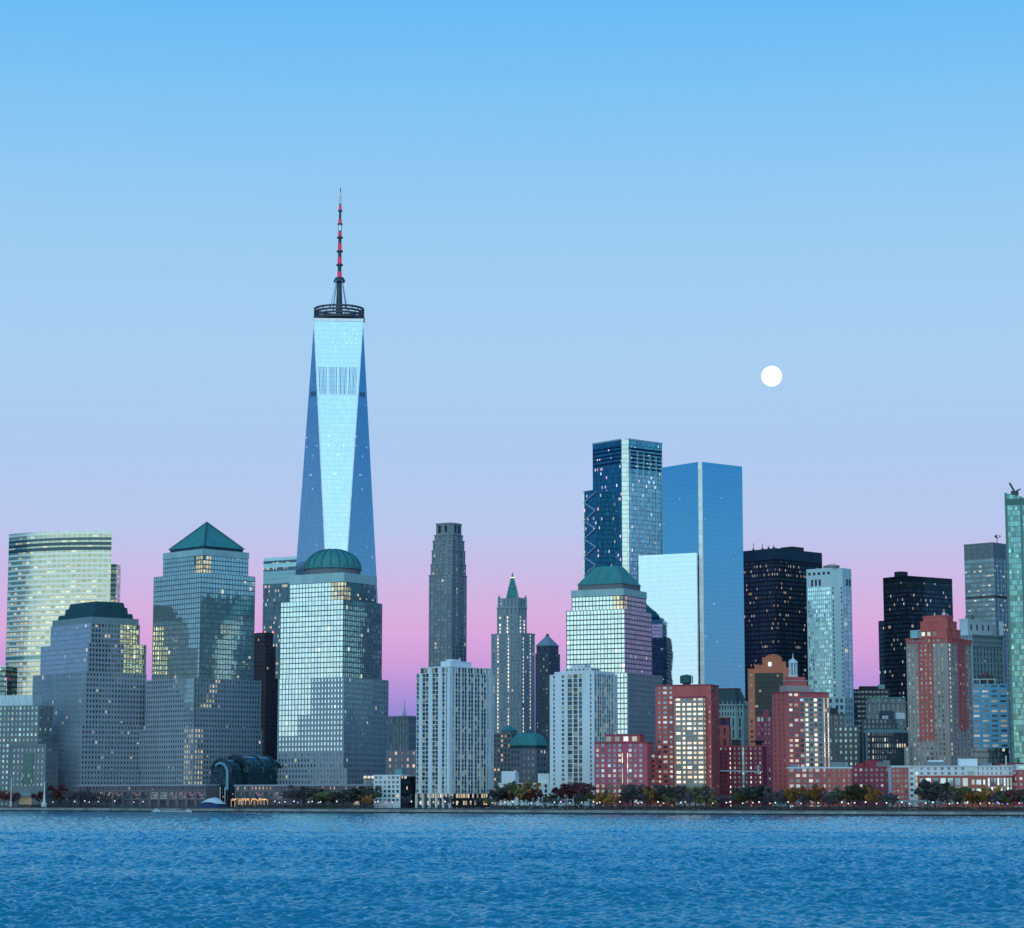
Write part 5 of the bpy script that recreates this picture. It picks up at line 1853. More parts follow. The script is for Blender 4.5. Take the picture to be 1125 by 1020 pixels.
    B.M('roof_hut_dome', brick_dk).lathe(c.x, c.y + 11, [(2.4, zr + 6.5), (1.7, zr + 7.6), (0, zr + 8.2)], 10)
    B.done()

    # tan and red tower
    B = Bld('red_crowned_tower', 'tan apartment tower with dark red brick stripes and terraced red crown', 'apartment block')
    th, d = 33, 1490
    f = FP(995.5, 1041, 1067, 706, d, th)
    pts = chamfer(f.pts, {0, 2}, 3.0)       # [near-left chamfer..]
    pts = f.pts
    wv = lambda w, m=g_apt: (w, .6, .55, m)
    g = (.35, 0, 0)
    redpanel = brick
    zt1 = Z(706, f)
    cL = [g, wv(1), g, wv(1), g, wv(1), (.5, 0, 0), wv(1.2), g, wv(1.2), g, wv(1.2), (.5, 0, 0), wv(1), g, wv(1), g, wv(1), g, (1.2, 0, 0)]
    cR = [(.5, 0, 0), (.9, .75, .6, g_gold), (.5, 0, 0), wv(1), g, wv(1), (.8, 0, 0), wv(1, g_apt2), g, wv(1, g_apt2), (.8, 0, 0), wv(1), g, wv(1), g]
    fl, fr = dict(t='w', fh=2.95, mat=g_apt, cols=cL, rec=.35), dict(t='w', fh=2.95, mat=g_apt, cols=cR, rec=.35)
    B.tier(f.pts, GZ, zt1, [fl, fr, None, None], tan, dk_roof)
    # red brick piers proud of the tan wall (between the windows)
    def strips(p, q, cols, idx, z0, z1):
        u = (q - p)
        L = u.length
        u = u / L
        n = Vector((u.y, -u.x))
        tot = sum(c[0] for c in cols)
        x = 0
        for i, c in enumerate(cols):
            w = c[0] / tot * L
            if i in idx and c[1] == 0:
                a, b = p + u * x, p + u * (x + w)
                B.M('red_pier', brick).prism([a + n * .12, b + n * .12, b - n * .05, a - n * .05], z0, z1)
            if i in idx and c[1] > 0:
                fh = (z1 - GZ) / max(1, round((zt1 - GZ) / 2.95))
                k = max(1, round((zt1 - GZ) / 2.95))
                fh = (zt1 - GZ) / k
                ww = w * c[1]
                for j in range(int((z0 - GZ) / fh), k):
                    zc = GZ + j * fh
                    hh = fh * c[2]
                    a, b = p + u * x, p + u * (x + w)
                    B.M('red_spandrel', brick).prism([a + n * .10, b + n * .10, b - n * .05, a - n * .05], zc + fh / 2 + hh / 2, zc + fh * 1.5 - hh / 2)
                    l, r = p + u * (x + w / 2 - ww / 2), p + u * (x + w / 2 + ww / 2)
                    for s0, s1 in ((a, l), (r, b)):
                        B.M('red_spandrel', brick).prism([s0 + n * .10, s1 + n * .10, s1 - n * .05, s0 - n * .05], zc + fh / 2 - hh / 2, zc + fh / 2 + hh / 2)
            x += w
    strips(f.pts[0], f.pts[1], cL, set(range(6, 13)), Z(815, f), zt1)
    strips(f.pts[1], f.pts[2], cR, set(range(6, 11)), Z(800, f), zt1)
    B.tier(offset(f.pts, .2), zt1, Z(700.5, f), [win(1.6, 9, .5, .55, g_apt2, rec=.3), win(1.6, 9, .5, .55, g_apt2, rec=.3), None, None], brick, dk_roof, cornice=(brick, .5, .2))
    z = Z(700.5, f)
    zs = z
    rows = ((1008.5, 1040, 1055, 691), (1011, 1041, 1051, 682.5), (1014, 1040, 1047, 676.5))
    k = 0
    for xl, xc, xr, y in rows:
        k += 1
        t = FP(xl, xc, xr, y, d + 3 * k, th)
        B.tier(t.pts, zs, Z(y, t), [dict(t='w', fh=30, mat=g_mid, cols=[(1, 0, 0)] + [(1.4, .8, .45), (.4, 0, 0)] * 3 + [(3, 0, 0)]) if k == 1 else None, None, None, None], brick, dk_roof, cornice=(brick, .5, .2))
        zs = Z(y, t)
    p = t.pts[1].lerp(t.pts[2], .5)
    n = Vector((t.dr.y, -t.dr.x))
    p = p + n * .2
    # round dark window on the crown
    rw = B.M('round_window', dark_metal)
    cc = [(p.x + t.dr.x * 1.8 * math.cos(a) + n.x * .15, p.y + t.dr.y * 1.8 * math.cos(a) + n.y * .15, Z(684, t) + 2.4 * math.sin(a)) for a in [2 * math.pi * i / 20 for i in range(20)]]
    rw.poly(cc)
    B.M('roof_dish', white_paint).lathe(xat(1037, 676, d + 12), d + 12, [(0, zs), (1.0, zs + .2), (1.3, zs + 1.4), (.8, zs + 2.2), (0, zs + 2.4)], 10)
    # aqua roof terrace rooms at the left shoulder
    q = FP(1000, 1008, 1011, 696, d + 6, th, b=6)
    B.M('terrace_room', wall('aqua_panel', (.30, .50, .50), .6)).prism(q.pts, z, Z(692.5, q))
    # lower annex at left foot
    a = FP(993.5, 999, 1003, 822, d - 6, th)
    B.tier(a.pts, GZ, Z(820.5, a), four(win(3, 3.4, .7, .5, g_teal)), tan, dk_roof)
    B.done()

    # white topped, brick fronted long building
    B = Bld('white_topped_brick_building', 'long low brick building with two white upper floors and big aqua windows', 'apartment block')
    th, d = 5, 1335
    f = FP(979, 1112.5, 1114, 842, d, th, b=26)
    u = -f.dl
    n = Vector((u.y, -u.x))
    at = lambda k: f.pts[0] + u * (f.a * k)
    zr, zm = Z(842, f), Z(852.5, f)
    cb = [(.4, 0, 0)] + [(1.5, .7, .5, g_apt2), (.4, 0, 0)] * 4 + [(1.2, .5, .6, g_gold), (.3, 0, 0)]
    cw_ = cb + [(1.6, .6, .55, g_dark2), (.7, 0, 0)] * 7 + [(2.5, .95, .85, g_teal), (.8, 0, 0)] + [(1, .45, .6, g_dark2), (.5, 0, 0)] * 8
    B.tier(f.pts, zm, zr, [dict(t='w', fh=3.0, mat=g_dark2, cols=cw_, rec=.3), None, None, None], white_conc, dk_roof, cornice=(white_paint, .4, .3))
    g_big = glass('glass_big_aqua', (.45, .62, .66), .75, .08, lit=.35, lits=.4, warm=(.6, .9, .85), white=(.55, .95, .95), tilt=.1, cluster=False)
    B.tier(f.pts, GZ, zm, [dict(t='w', fh=3.1, mat=g_apt2, cols=cw_, rec=.3), None, None, None], white_conc, dk_roof)
    # brick wing at the left and the brick front
    q = [at(0) + n * .8, at(.14) + n * .8, at(.14) + n * .02, at(0) + n * .02]
    B.tier(q, GZ, Z(843.5, f), [dict(t='w', fh=3.0, mat=g_apt2, cols=[(.4, 0, 0)] + [(1.6, .72, .5), (.4, 0, 0)] * 4, rec=.3), None, None, None], brick, dk_roof)
    q = [at(.215) + n * 2.5, at(.995) + n * 2.5, at(.995) + n * .02, at(.215) + n * .02]
    cf = [(.5, 0, 0), (1.4, .8, .8), (.5, 0, 0)] + [(1.9, .86, .9), (.45, 0, 0)] * 6 + [(.5, 0, 0), (1.2, .8, .55), (.3, 0, 0), (1.8, .85, .55), (.3, 0, 0), (1.0, .6, .55)] + [(.6, 0, 0)] + [(.75, .8, .92), (.25, 0, 0)] * 8
    B.tier(q, GZ, zm - .2, [dict(t='w', fh=4.3, mat=g_big, cols=cf, rec=.3, base=3.0, top=.8), None, None, None], brick_or if False else wall('front_brick', (.58, .145, .12), .85, .2), dk_roof, cornice=(wall('front_brick', (.34, .085, .08)), .4, .15))
    for k0, k1, y, m_ in ((.29, .47, 837, mech), (.31, .45, 835, white_conc), (.56, .73, 833.5, white_conc), (.74, .84, 838.5, mech)):
        q = [at(k0) - n * 6, at(k1) - n * 6, at(k1) - n * 14, at(k0) - n * 14]
        if m_ is white_conc:
            q = offset(q, -.5)
        B.M('penthouse', m_).prism(q, zr, Z(y, f))
    # colonnade on the ground
    q0, q1 = at(-.03) + n * 9, at(.42) + n * 9
    B.M('colonnade', pale_stone).prism([q0 + n * 2, q1 + n * 2, q1, q0], GZ + 4.2, GZ + 5.4)
    for k in range(12):
        p = q0.lerp(q1, (k + .2) / 12) + n * 1
        B.M('colonnade_column', pale_stone).box((p.x, p.y, GZ), .8, .8, 4.2)
    B.done()

    B = Bld('far_edge_brick_building', 'red brick building end with aqua windows cut by the picture edge', 'apartment block')
    f = FP(1116.5, 1165, 1168, 843, 1318, 5, b=16)
    B.tier(f.pts, GZ, Z(846, f), four(win(3.0, 3.0, .5, .5, g_brick, rec=.3)), brick, dk_roof)
    B.tier(f.pts, Z(846, f), Z(840, f), four(win(4.5, 6, .6, .5, g_teal)), white_conc, dk_roof)
    q = FP(1095, 1165, 1168, 842, 1375, 5, b=12)
    B.done()
    B = Bld('red_shed_building', 'dark red low building with pale vertical post behind the white-topped brick building', 'building')
    f = FP(1096, 1165, 1167, 842, 1385, 5, b=14)
    B.tier(f.pts, GZ, Z(838.5, f), four(win(4.5, 4, .5, .5, g_teal)), brick_dk, dk_roof)
    p = f.pts[0].lerp(f.pts[1], .13)
    B.M('post', white_paint).box((p.x, p.y - 1, Z(842, f)), .8, .8, 6)
    B.done()


build_right()


# ------------------------------------------------------------------ 15. riverside podium and glass-vaulted hall
def build_podium():
    th = 37.9
    pdm = wall('podium_granite', (.16, .14, .165), .75)
    for (xl, xc, nm, lab) in ((86, 226.5, 'riverside_podium', 'long low granite podium with glowing shop windows under the stepped and pyramid towers'),
                              (258, 409, 'riverside_podium', 'long low granite podium with dim shop windows under the domed tower')):
        B = Bld(nm, lab, 'building')
        d = shore_d(xc) + 45
        f = FP(xl, xc, xc + 6, 864, d, th, b=14)
        z1, z2 = GZ + 7.0, Z(867, f)
        sm = win(3.4, 4.0, .35, .45, g_warm if xl > 200 else g_dark2, m=1)
        zt_ = Z(862.3, f)
        mk_ = lambda nm, **k: curtain(nm, .9, .95, .12, .12, (.12, .15, .18), (.05, .05, .06), (.06, .06, .07), metal=.4, group=0, var=.5, wob=0, **k)
        sw = mk_('shop_white', lit=.92, lits=.42, warm=(.70, .95, .85), white=(.85, 1, .95))
        st = mk_('shop_cream', lit=.6, lits=.75, warm=(1, .9, .7), white=(1, 1, .9))
        sr = mk_('shop_red', lit=.55, lits=.42, warm=(.85, .25, .28), white=(.8, .6, .6))
        sd_ = mk_('shop_dim', lit=.10, lits=.4, warm=(.6, .25, .5), white=(.5, .7, .8))
        run = [sd_, sd_, st, st, sr, sd_, sr, sd_, sw, sw, g_shop, g_shop, sr, sr] if xl < 200 else [sd_, sd_, sr, sd_, g_shop, sd_, sd_, sr, sd_, sd_, sd_, sd_, sd_, sd_]
        cc_ = [(.3, 0, 0)]
        for m_ in run:
            cc_ += [(2.2, .92, .8, m_), (.3, 0, 0)]
        big = dict(t='w', fh=20, mat=g_shop, cols=cc_, rec=.5)
        arc = dict(t='w', fh=20, mat=g_shop, cols=[(.5, 0, 0), (2.0, .85, .85, glass('glass_arcade', (.1, .12, .15), .3, .2, lit=.15, lits=.3, warm=(1, .6, .35), white=(.8, 1, 1), cluster=False))] * 14 + [(.5, 0, 0)], rec=1.0)
        B.tier(f.pts, GZ, GZ + 5.2, [arc, None, None, None], pdm, dk_roof)
        B.tier(f.pts, GZ + 5.2, GZ + 11.0, [big, None, None, None], pdm, dk_roof)
        B.tier(f.pts, GZ + 11.0, zt_, [sm, None, None, None], pdm, dk_roof, cornice=(granite, .8, .4))
        B.done()
    # vaulted hall
    B = Bld('glass_vaulted_hall', 'dark glass winter garden with a round arched front and stepped barrel vault', 'building')
    d0 = shore_d(242) + 62
    ax = Vector((math.sin(R(th)), math.cos(R(th))))           # inland axis
    ux = Vector((math.cos(R(th)), -math.sin(R(th))))
    c0 = Vector((xat(242.5, 860, d0), d0))
    gl = curtain('vault_glass', 1.6, 1.6, .12, .12, (.045, .11, .15), (.012, .03, .04), (.01, .022, .03), metal=.8, smetal=.4, rough=.06, tilt=.08, lit=.02, lits=.8, white=(1, .9, .7), var=.4)
    rb = plain('vault_rib', (.02, .045, .05), .5)

    def vault(c, r, zs, a0, a1, name='glass_vault'):
        m = B.M(name, gl)
        n = 18
        prev = None
        for i in range(n + 1):
            t = math.pi * i / n
            o = ux * (-r * math.cos(t))
            z = zs + r * math.sin(t)
            p0, p1 = c + o + ax * a0, c + o + ax * a1
            cur = (p0, p1, z, r * t)
            if prev:
                m.quad((prev[0].x, prev[0].y, prev[2]), (cur[0].x, cur[0].y, cur[2]), (cur[1].x, cur[1].y, cur[2]), (prev[1].x, prev[1].y, prev[2]),
                       [(a0, prev[3]), (a0, cur[3]), (a1, cur[3]), (a1, prev[3])])
                for aa in (a0, a1):
                    pa, pb = c + ux * (-r * math.cos(math.pi * (i - 1) / n)) + ax * aa, c + o + ax * aa
                    B.M('arch_rib', rb).bar((pa.x, pa.y, prev[2]), (pb.x, pb.y, z), 1.3)
            prev = cur
        for s_ in (-1, 1):
            p0, p1 = c + ux * (s_ * r) + ax * a0, c + ux * (s_ * r) + ax * a1
            m.quad((p0.x, p0.y, GZ), (p1.x, p1.y, GZ), (p1.x, p1.y, zs), (p0.x, p0.y, zs), [(a0, 0), (a1, 0), (a1, zs), (a0, zs)])
        # fan of glass closing the front
        fr = B.M('arched_front', gl)
        pts = [(c + ux * (-r * math.cos(math.pi * i / n)) + ax * (a0 + .3), zs + r * math.sin(math.pi * i / n), i) for i in range(n + 1)]
        poly = [(p.x, p.y, z) for p, z, i in reversed(pts)]
        uvs = [(r * -math.cos(math.pi * i / n), z) for p, z, i in reversed(pts)]
        a_, b_ = c - ux * r + ax * (a0 + .3), c + ux * r + ax * (a0 + .3)
        poly += [(a_.x, a_.y, GZ), (b_.x, b_.y, GZ)]
        uvs += [(-r, GZ), (r, GZ)]
        fr.poly(poly, uvs)

    zf = zt(834, d0)
    r0 = (xat(257, 850, d0) - xat(227.5, 850, d0)) / 2 / math.cos(R(th)) * .80
    vault(c0, r0, zf - r0, 0, 14)
    # inner arch frame of the front and lit entrance
    m = B.M('arch_frame', wall('blue_steel', (.16, .34, .46), .35))
    n = 16
    for i in range(n):
        t0, t1 = math.pi * i / n, math.pi * (i + 1) / n
        r = r0 * .70
        if i < 4:
            continue
        pa, pb = c0 + ux * (-r * math.cos(t0)) - ax * .3, c0 + ux * (-r * math.cos(t1)) - ax * .3
        m.bar((pa.x, pa.y, zf - r0 + r * math.sin(t0)), (pb.x, pb.y, zf - r0 + r * math.sin(t1)), 1.6)
    pa = c0 + ux * (r0 * .70) - ax * .3
    m.bar((pa.x, pa.y, zf - r0), (pa.x, pa.y, GZ + 12), 1.6)
    for k in range(7):
        pa = c0 + ux * (r0 * (-.75 + k * .25)) - ax * .4
        B.M('mullion', steel if k % 2 else rb).bar((pa.x, pa.y, GZ), (pa.x, pa.y, GZ + 14), .35)
    c1 = c0 + ax * 14
    vault(c1, r0 * 1.28, zt(830, d0 + 14) - r0 * 1.28, 0, 16)
    c2 = c1 + ax * 16
    vault(c2, r0 * 1.18, zt(831, d0 + 26) - r0 * 1.18, 0, 14)
    c3 = c2 + ax * 14
    vault(c3, r0 * 1.05, zt(835, d0 + 38) - r0 * 1.05, 0, 14)
    B.base = (c0.x, c0.y, GZ)
    B.done()


build_podium()


# ------------------------------------------------------------------ ground, water, river wall
def build_ground():
    m, t, p = base_mat('city_ground')
    n1 = N(t, 'ShaderNodeTexNoise', inp={'Scale': .06, 'Detail': 6.0})
    tc_ = t.nodes.new('ShaderNodeTexCoord')
    t.links.new(tc_.outputs['Object'], n1.inputs['Vector'])
    c = ramp(t, n1.outputs[0], [(.35, (.03, .032, .035, 1)), (.65, (.06, .06, .065, 1))])
    t.links.new(c, p.inputs['Base Color'])
    p.inputs['Roughness'].default_value = .9
    b = MB()
    A = SHORE_A - SHORE_DIR * 6000
    E = SHORE_B + SHORE_DIR * 1200
    far = 14000
    b.poly([(A.x, A.y, GZ), (E.x, E.y, GZ), (9000, E.y, GZ), (9000, far, GZ), (-9000, far, GZ), (-9000, A.y, GZ)])
    g = link('ground', b.mesh('ground', m))
    tag(g, kind='structure')

    # promenade sheet along the water
    b = MB()
    a0, e0 = SHORE_A - SHORE_DIR * 1500, SHORE_B + SHORE_DIR * 600
    q = [a0 + SHORE_N * 1.2, e0 + SHORE_N * 1.2, e0 + SHORE_N * 16, a0 + SHORE_N * 16]
    b.poly([(v.x, v.y, GZ + .03) for v in q])
    tag(link('promenade', b.mesh('promenade', wall('promenade_paving', (.07, .07, .075), .85))), kind='structure')

    # river wall: concrete face with cap, in bays
    root = link('river_wall', None, None, (SHORE_A.x, SHORE_A.y, 0))
    tag(root, 'long weathered pale concrete river wall with a dark tidemark along the whole shore', 'river wall')
    org = (SHORE_A.x, SHORE_A.y, 0)

    def strip(n0, n1, z0, z1, s0=-1500, s1=None):
        bb = MB()
        L = (SHORE_B - SHORE_A).length + 600
        a0_, e0_ = SHORE_A + SHORE_DIR * s0, SHORE_A + SHORE_DIR * (s1 if s1 is not None else L)
        bb.prism([a0_ + SHORE_N * n0, e0_ + SHORE_N * n0, e0_ + SHORE_N * n1, a0_ + SHORE_N * n1], z0, z1)
        return bb
    mm = wall('weathered_concrete', (.27, .28, .27), .85, .75, scale=.06)
    link('wall_face', strip(0, 1.2, .9, 2.5).mesh('wall_face', mm, org), root)
    link('wall_foot', strip(-.15, 1.2, -3, .9).mesh('wall_foot', wall('tidemark', (.025, .03, .03), .7, .4), org), root)
    link('wall_cap', strip(-.25, 1.3, 2.5, 3.06).mesh('wall_cap', wall('cap_stone', (.075, .08, .085), .85, .5, scale=.05), org), root)

    # railing
    b = MB()
    s = -60.0
    L = (SHORE_B - SHORE_A).length + 60
    p0, p1 = SHORE_A + SHORE_DIR * s + SHORE_N * .5, SHORE_A + SHORE_DIR * L + SHORE_N * .5
    for z in (3.45, 3.8, 4.15):
        b.bar((p0.x, p0.y, z), (p1.x, p1.y, z), .07)
    while s < L:
        q = SHORE_A + SHORE_DIR * s + SHORE_N * .5
        b.bar((q.x, q.y, 3.0), (q.x, q.y, 4.2), .10)
        s += 2.5
    o = link('railing', b.mesh('railing', dark_metal))
    tag(o, 'dark metal railing along the top of the river wall', 'railing')


build_ground()


def build_water():
    rng = np.random.default_rng(3)
    nx = 820
    d = np.concatenate([130.0 * (700.0 / 130.0) ** np.linspace(0, 1, 1300), 700.0 * (1800.0 / 700.0) ** np.linspace(0, 1, 480)[1:]])
    nd = len(d)
    a = np.linspace(-.30, .30, nx)
    D, A = np.meshgrid(d, a, indexing='ij')
    X, Y = D * A, D.copy()
    H = np.zeros_like(X)
    DX = np.zeros_like(X)
    DY = np.zeros_like(X)
    for i in range(80):
        lam = 0.6 * (5.0 / 0.6) ** rng.random()
        k = 2 * math.pi / lam
        th = math.radians(rng.normal(-96, 27))
        kx, ky = k * math.cos(th), k * math.sin(th)
        amp = 0.0172 * lam ** 0.76 * (0.6 + .8 * rng.random())
        ph = rng.random() * 6.283
        fade = np.clip((lam * 900.0) / D - .5, .30, 1)
        arg = kx * X + ky * Y + ph
        H += amp * np.sin(arg) * fade
        DX += amp * np.cos(arg) * math.cos(th) * fade
        DY += amp * np.cos(arg) * math.sin(th) * fade
    # gusts: patches of rougher and calmer water
    gust = .92 + .22 * np.sin(X * .013 + Y * .031 + 1.3) * np.sin(X * .021 - Y * .012) + .12 * np.sin(X * .05 + Y * .08)
    edge = np.clip((.30 - np.abs(A)) / .05, 0, 1)
    edge = edge * edge * (3 - 2 * edge)
    gust = gust * edge
    H = H * gust - .56 * (1 - edge)
    X2, Y2 = X + DX * gust * .25, Y + DY * gust * .25
    co = np.stack([X2, Y2, H], -1).reshape(-1, 3)
    idx = np.arange(nd * nx).reshape(nd, nx)
    f = np.stack([idx[:-1, :-1], idx[:-1, 1:], idx[1:, 1:], idx[1:, :-1]], -1).reshape(-1, 4)
    base = len(co)
    # still water beyond the ruffled field, a little lower
    ex = np.array([(-9000, -4000, -.6), (9000, -4000, -.6), (9000, 9000, -.6), (-9000, 9000, -.6)])
    co = np.vstack([co, ex])
    f = np.vstack([f, [[base, base + 1, base + 2, base + 3]]])
    me = bpy.data.meshes.new('water')
    me.vertices.add(len(co))
    me.vertices.foreach_set('co', co.astype(np.float32).ravel())
    me.loops.add(len(f) * 4)
    me.loops.foreach_set('vertex_index', f.astype(np.int32).ravel())
    me.polygons.add(len(f))
    me.polygons.foreach_set('loop_start', (np.arange(len(f)) * 4).astype(np.int32))
    me.polygons.foreach_set('use_smooth', np.ones(len(f), dtype=bool))
    me.update(calc_edges=True)
    me.validate()
    m, t, p = base_mat('river_water')
    tc_ = t.nodes.new('ShaderNodeTexCoord')
    mp = N(t, 'ShaderNodeMapping')
    mp.inputs['Scale'].default_value = (.40, 1.3, 1)
    t.links.new(tc_.outputs['Object'], mp.inputs[0])
    n1 = N(t, 'ShaderNodeTexNoise', inp={'Scale': 2.4, 'Detail': 5.0, 'Roughness': .65})
    t.links.new(mp.outputs[0], n1.inputs['Vector'])
    bp = N(t, 'ShaderNodeBump', inp={'Strength': .9, 'Distance': .15})
    t.links.new(n1.outputs[0], bp.inputs['Height'])
    # deep blue body of the river under a bluish mirror
    t.nodes.remove(p)
    df = N(t, 'ShaderNodeBsdfDiffuse')
    df.inputs['Color'].default_value = (.009, .19, .31, 1)
    gl = N(t, 'ShaderNodeBsdfGlossy')
    gl.inputs['Color'].default_value = (.80, 1.0, 1.0, 1)
    gl.inputs['Roughness'].default_value = .06
    fr = N(t, 'ShaderNodeFresnel', inp={'IOR': 1.5})
    for q in (df, gl, fr):
        t.links.new(bp.outputs[0], q.inputs['Normal'])
    mx = N(t, 'ShaderNodeMixShader')
    t.links.new(fr.outputs[0], mx.inputs[0])
    t.links.new(df.outputs[0], mx.inputs[1])
    t.links.new(gl.outputs[0], mx.inputs[2])
    t.links.new(mx.outputs[0], [q for q in t.nodes if q.type == 'OUTPUT_MATERIAL'][0].inputs[0])
    me.materials.append(m)
    tag(link('water', me), kind='structure')


build_water()

# ------------------------------------------------------------------ moon
b = MB()
DM = 60000.0
cy_ = (CY - 413.5) / F
mx, my, mz = xat(847.8, 413.5, DM), DM, zt(413.5, DM)
rm = 11.5 / F * DM * 1.01
b.lathe(mx, my, [(rm * math.sin(math.pi * i / 24), mz - rm * math.cos(math.pi * i / 24)) for i in range(25)], 40)
mm, t, p = base_mat('moon_rock')
n1 = N(t, 'ShaderNodeTexNoise', inp={'Scale': .004, 'Detail': 5.0})
tc_ = t.nodes.new('ShaderNodeTexCoord')
t.links.new(tc_.outputs['Object'], n1.inputs['Vector'])
t.links.new(ramp(t, n1.outputs[0], [(.35, (.93, .95, .97, 1)), (.6, (1, 1, 1, 1))]), p.inputs['Emission Color'])
p.inputs['Emission Strength'].default_value = 1.05
p.inputs['Base Color'].default_value = (.3, .3, .3, 1)
o = link('moon', b.mesh('moon', mm, (mx, my, mz), True), None, (mx, my, mz))
tag(o, 'full white moon in the clear evening sky above the right-hand towers', 'moon')


# ------------------------------------------------------------------ trees
def leaf_mat(name, cols):
    m, t, p = base_mat(name)
    g = t.nodes.new('ShaderNodeNewGeometry')
    oi = t.nodes.new('ShaderNodeObjectInfo')
    r = math_n(t, 'FRACT', math_n(t, 'ADD', g.outputs['Random Per Island'], math_n(t, 'MULTIPLY', oi.outputs['Random'], .25)))
    n = len(cols)
    t.links.new(ramp(t, r, [(i / max(1, n - 1), (*c, 1)) for i, c in enumerate(cols)]), p.inputs['Base Color'])
    p.inputs['Roughness'].default_value = .8
    return m


LEAF = {
    'maroon': leaf_mat('leaf_maroon', [(.13, .035, .045), (.22, .05, .06), (.10, .04, .05), (.26, .08, .07)]),
    'olive': leaf_mat('leaf_olive', [(0.112, 0.124, 0.050), (0.203, 0.192, 0.068), (0.090, 0.102, 0.057), (0.270, 0.225, 0.068)]),
    'orange': leaf_mat('leaf_orange', [(0.360, 0.158, 0.041), (0.540, 0.225, 0.045), (0.225, 0.135, 0.045), (0.630, 0.270, 0.057)]),
    'dark': leaf_mat('leaf_dark', [(0.057, 0.072, 0.057), (0.102, 0.102, 0.068), (0.068, 0.068, 0.080), (0.135, 0.112, 0.080)]),
    'bare': leaf_mat('leaf_bare', [(0.102, 0.080, 0.102), (0.147, 0.112, 0.124), (0.080, 0.068, 0.090), (0.180, 0.135, 0.112)]),
}
BARK = wall('bark', (.045, .038, .036), .9)


def make_tree(kind, shape, seed):
    """unit tree 10 m high; returns (trunk mesh, crown mesh)"""
    rng = random.Random(seed)
    tr = MB()
    h0 = 1.9 if shape != 'cone' else 1.3
    rad = [(0.28, 0), (.2, h0 * .6), (.15, h0), (.10, 6.0), (.04, 8.6)]
    tr.lathe(0, 0, rad, 7)
    cl = []
    nl = 9
    for i in range(nl):
        a = i * 2.4 + rng.random()
        z0 = h0 + (7.0 - h0) * (i / nl) * .75
        if shape == 'cone':
            ln = 2.6 * (1 - i / nl) + .5
            up = .5
        else:
            ln = 2.2 + 1.4 * rng.random() - .8 * abs(i / nl - .4)
            up = .9 + .4 * rng.random()
        e = (ln * math.cos(a), ln * math.sin(a), z0 + ln * up)
        tr.bar((0, 0, z0), e, .11)
        cl.append((e, 1.25 if shape != 'cone' else 1.0 - .4 * i / nl))
        mid = (e[0] * .5, e[1] * .5, (z0 + e[2]) / 2 + .5)
        cl.append((mid, 1.1 if shape != 'cone' else .8))
        for k in range(2):
            b_ = a + rng.uniform(-1, 1)
            e2 = (e[0] + 1.0 * math.cos(b_), e[1] + 1.0 * math.sin(b_), e[2] + rng.uniform(.2, 1.1))
            tr.bar(e, e2, .06)
            if shape != 'cone':
                cl.append((e2, .95))
    cl.append(((0, 0, 8.6), 1.0 if shape != 'cone' else .55))
    cl.append(((0, 0, 7.2), 1.3 if shape != 'cone' else .8))
    cr = MB()
    per = {'bare': 26, 'dark': 34}.get(kind, 30)
    for (c, r) in cl:
        for k in range(per):
            v = Vector((rng.gauss(0, 1), rng.gauss(0, 1), rng.gauss(0, 1)))
            v = v.normalized() * (r * rng.random() ** .45)
            p = Vector(c) + Vector((v.x, v.y, v.z * .8))
            if p.z < h0 * .7:
                continue
            s_ = rng.uniform(.16, .36)
            if kind == 'bare':
                s_ *= .7
            x = Vector((rng.gauss(0, 1), rng.gauss(0, 1), rng.gauss(0, 1))).normalized()
            y = x.orthogonal().normalized() * s_ * rng.uniform(.6, 1.1)
            x = x * s_
            cr.quad(tuple(p - x - y), tuple(p + x - y), tuple(p + x + y), tuple(p - x + y))
    return tr.mesh('trunk', BARK), cr.mesh('crown', LEAF[kind])


PROTO = {}


def proto(kind, shape, v):
    k = (kind, shape, v)
    if k not in PROTO:
        PROTO[k] = make_tree(kind, shape, len(PROTO) * 13 + v + 5)
    return PROTO[k]


ZONES = [(0, 52, 'the grey stone building'), (52, 118, 'the stepped tower base'), (118, 226, 'the shop podium'), (226, 258, 'the arched glass hall'), (258, 345, 'the dim podium'),
         (345, 409, 'the domed tower base'), (409, 457, 'the white grid building'), (457, 545, 'the balcony apartment slab'), (545, 606, 'the white terrace building'),
         (606, 653, 'the white apartment slab'), (653, 704, 'the low brick block'), (704, 740, 'the stepped brick wing'), (740, 787, 'the cream lit bay'), (787, 847, 'the footbridge brick block'),
         (847, 884, 'the lantern tower'), (884, 938, 'the riverside brick row'), (938, 979, 'the dark brick row'), (979, 1112, 'the white-topped building'), (1112, 1300, 'the edge brick building')]


def zone(x):
    for a, b, s in ZONES:
        if a <= x < b:
            return s
    return 'the river wall'


ORD = ['first from left', 'second', 'third', 'fourth', 'fifth', 'sixth', 'seventh', 'eighth', 'ninth', 'tenth', 'eleventh', 'twelfth', 'thirteenth', 'fourteenth', 'fifteenth']


def label_row(items):
    """items: list of (object, x, description). Gives each a label of its own: what it looks like, what it stands before, and its place in that run"""
    runs = {}
    for o, x, desc in items:
        runs.setdefault((desc, zone(x)), []).append((x, o))
    for (desc, z), lst in runs.items():
        lst.sort(key=lambda q: q[0])
        n = len(lst)
        for i, (x, o) in enumerate(lst):
            if n == 1:
                o['label'] = f'{desc} before {z}'
            else:
                w = 'last' if i == n - 1 else ('first' if i == 0 else ORD[i])
                o['label'] = f'{desc} before {z}, {w} of {n} from left'


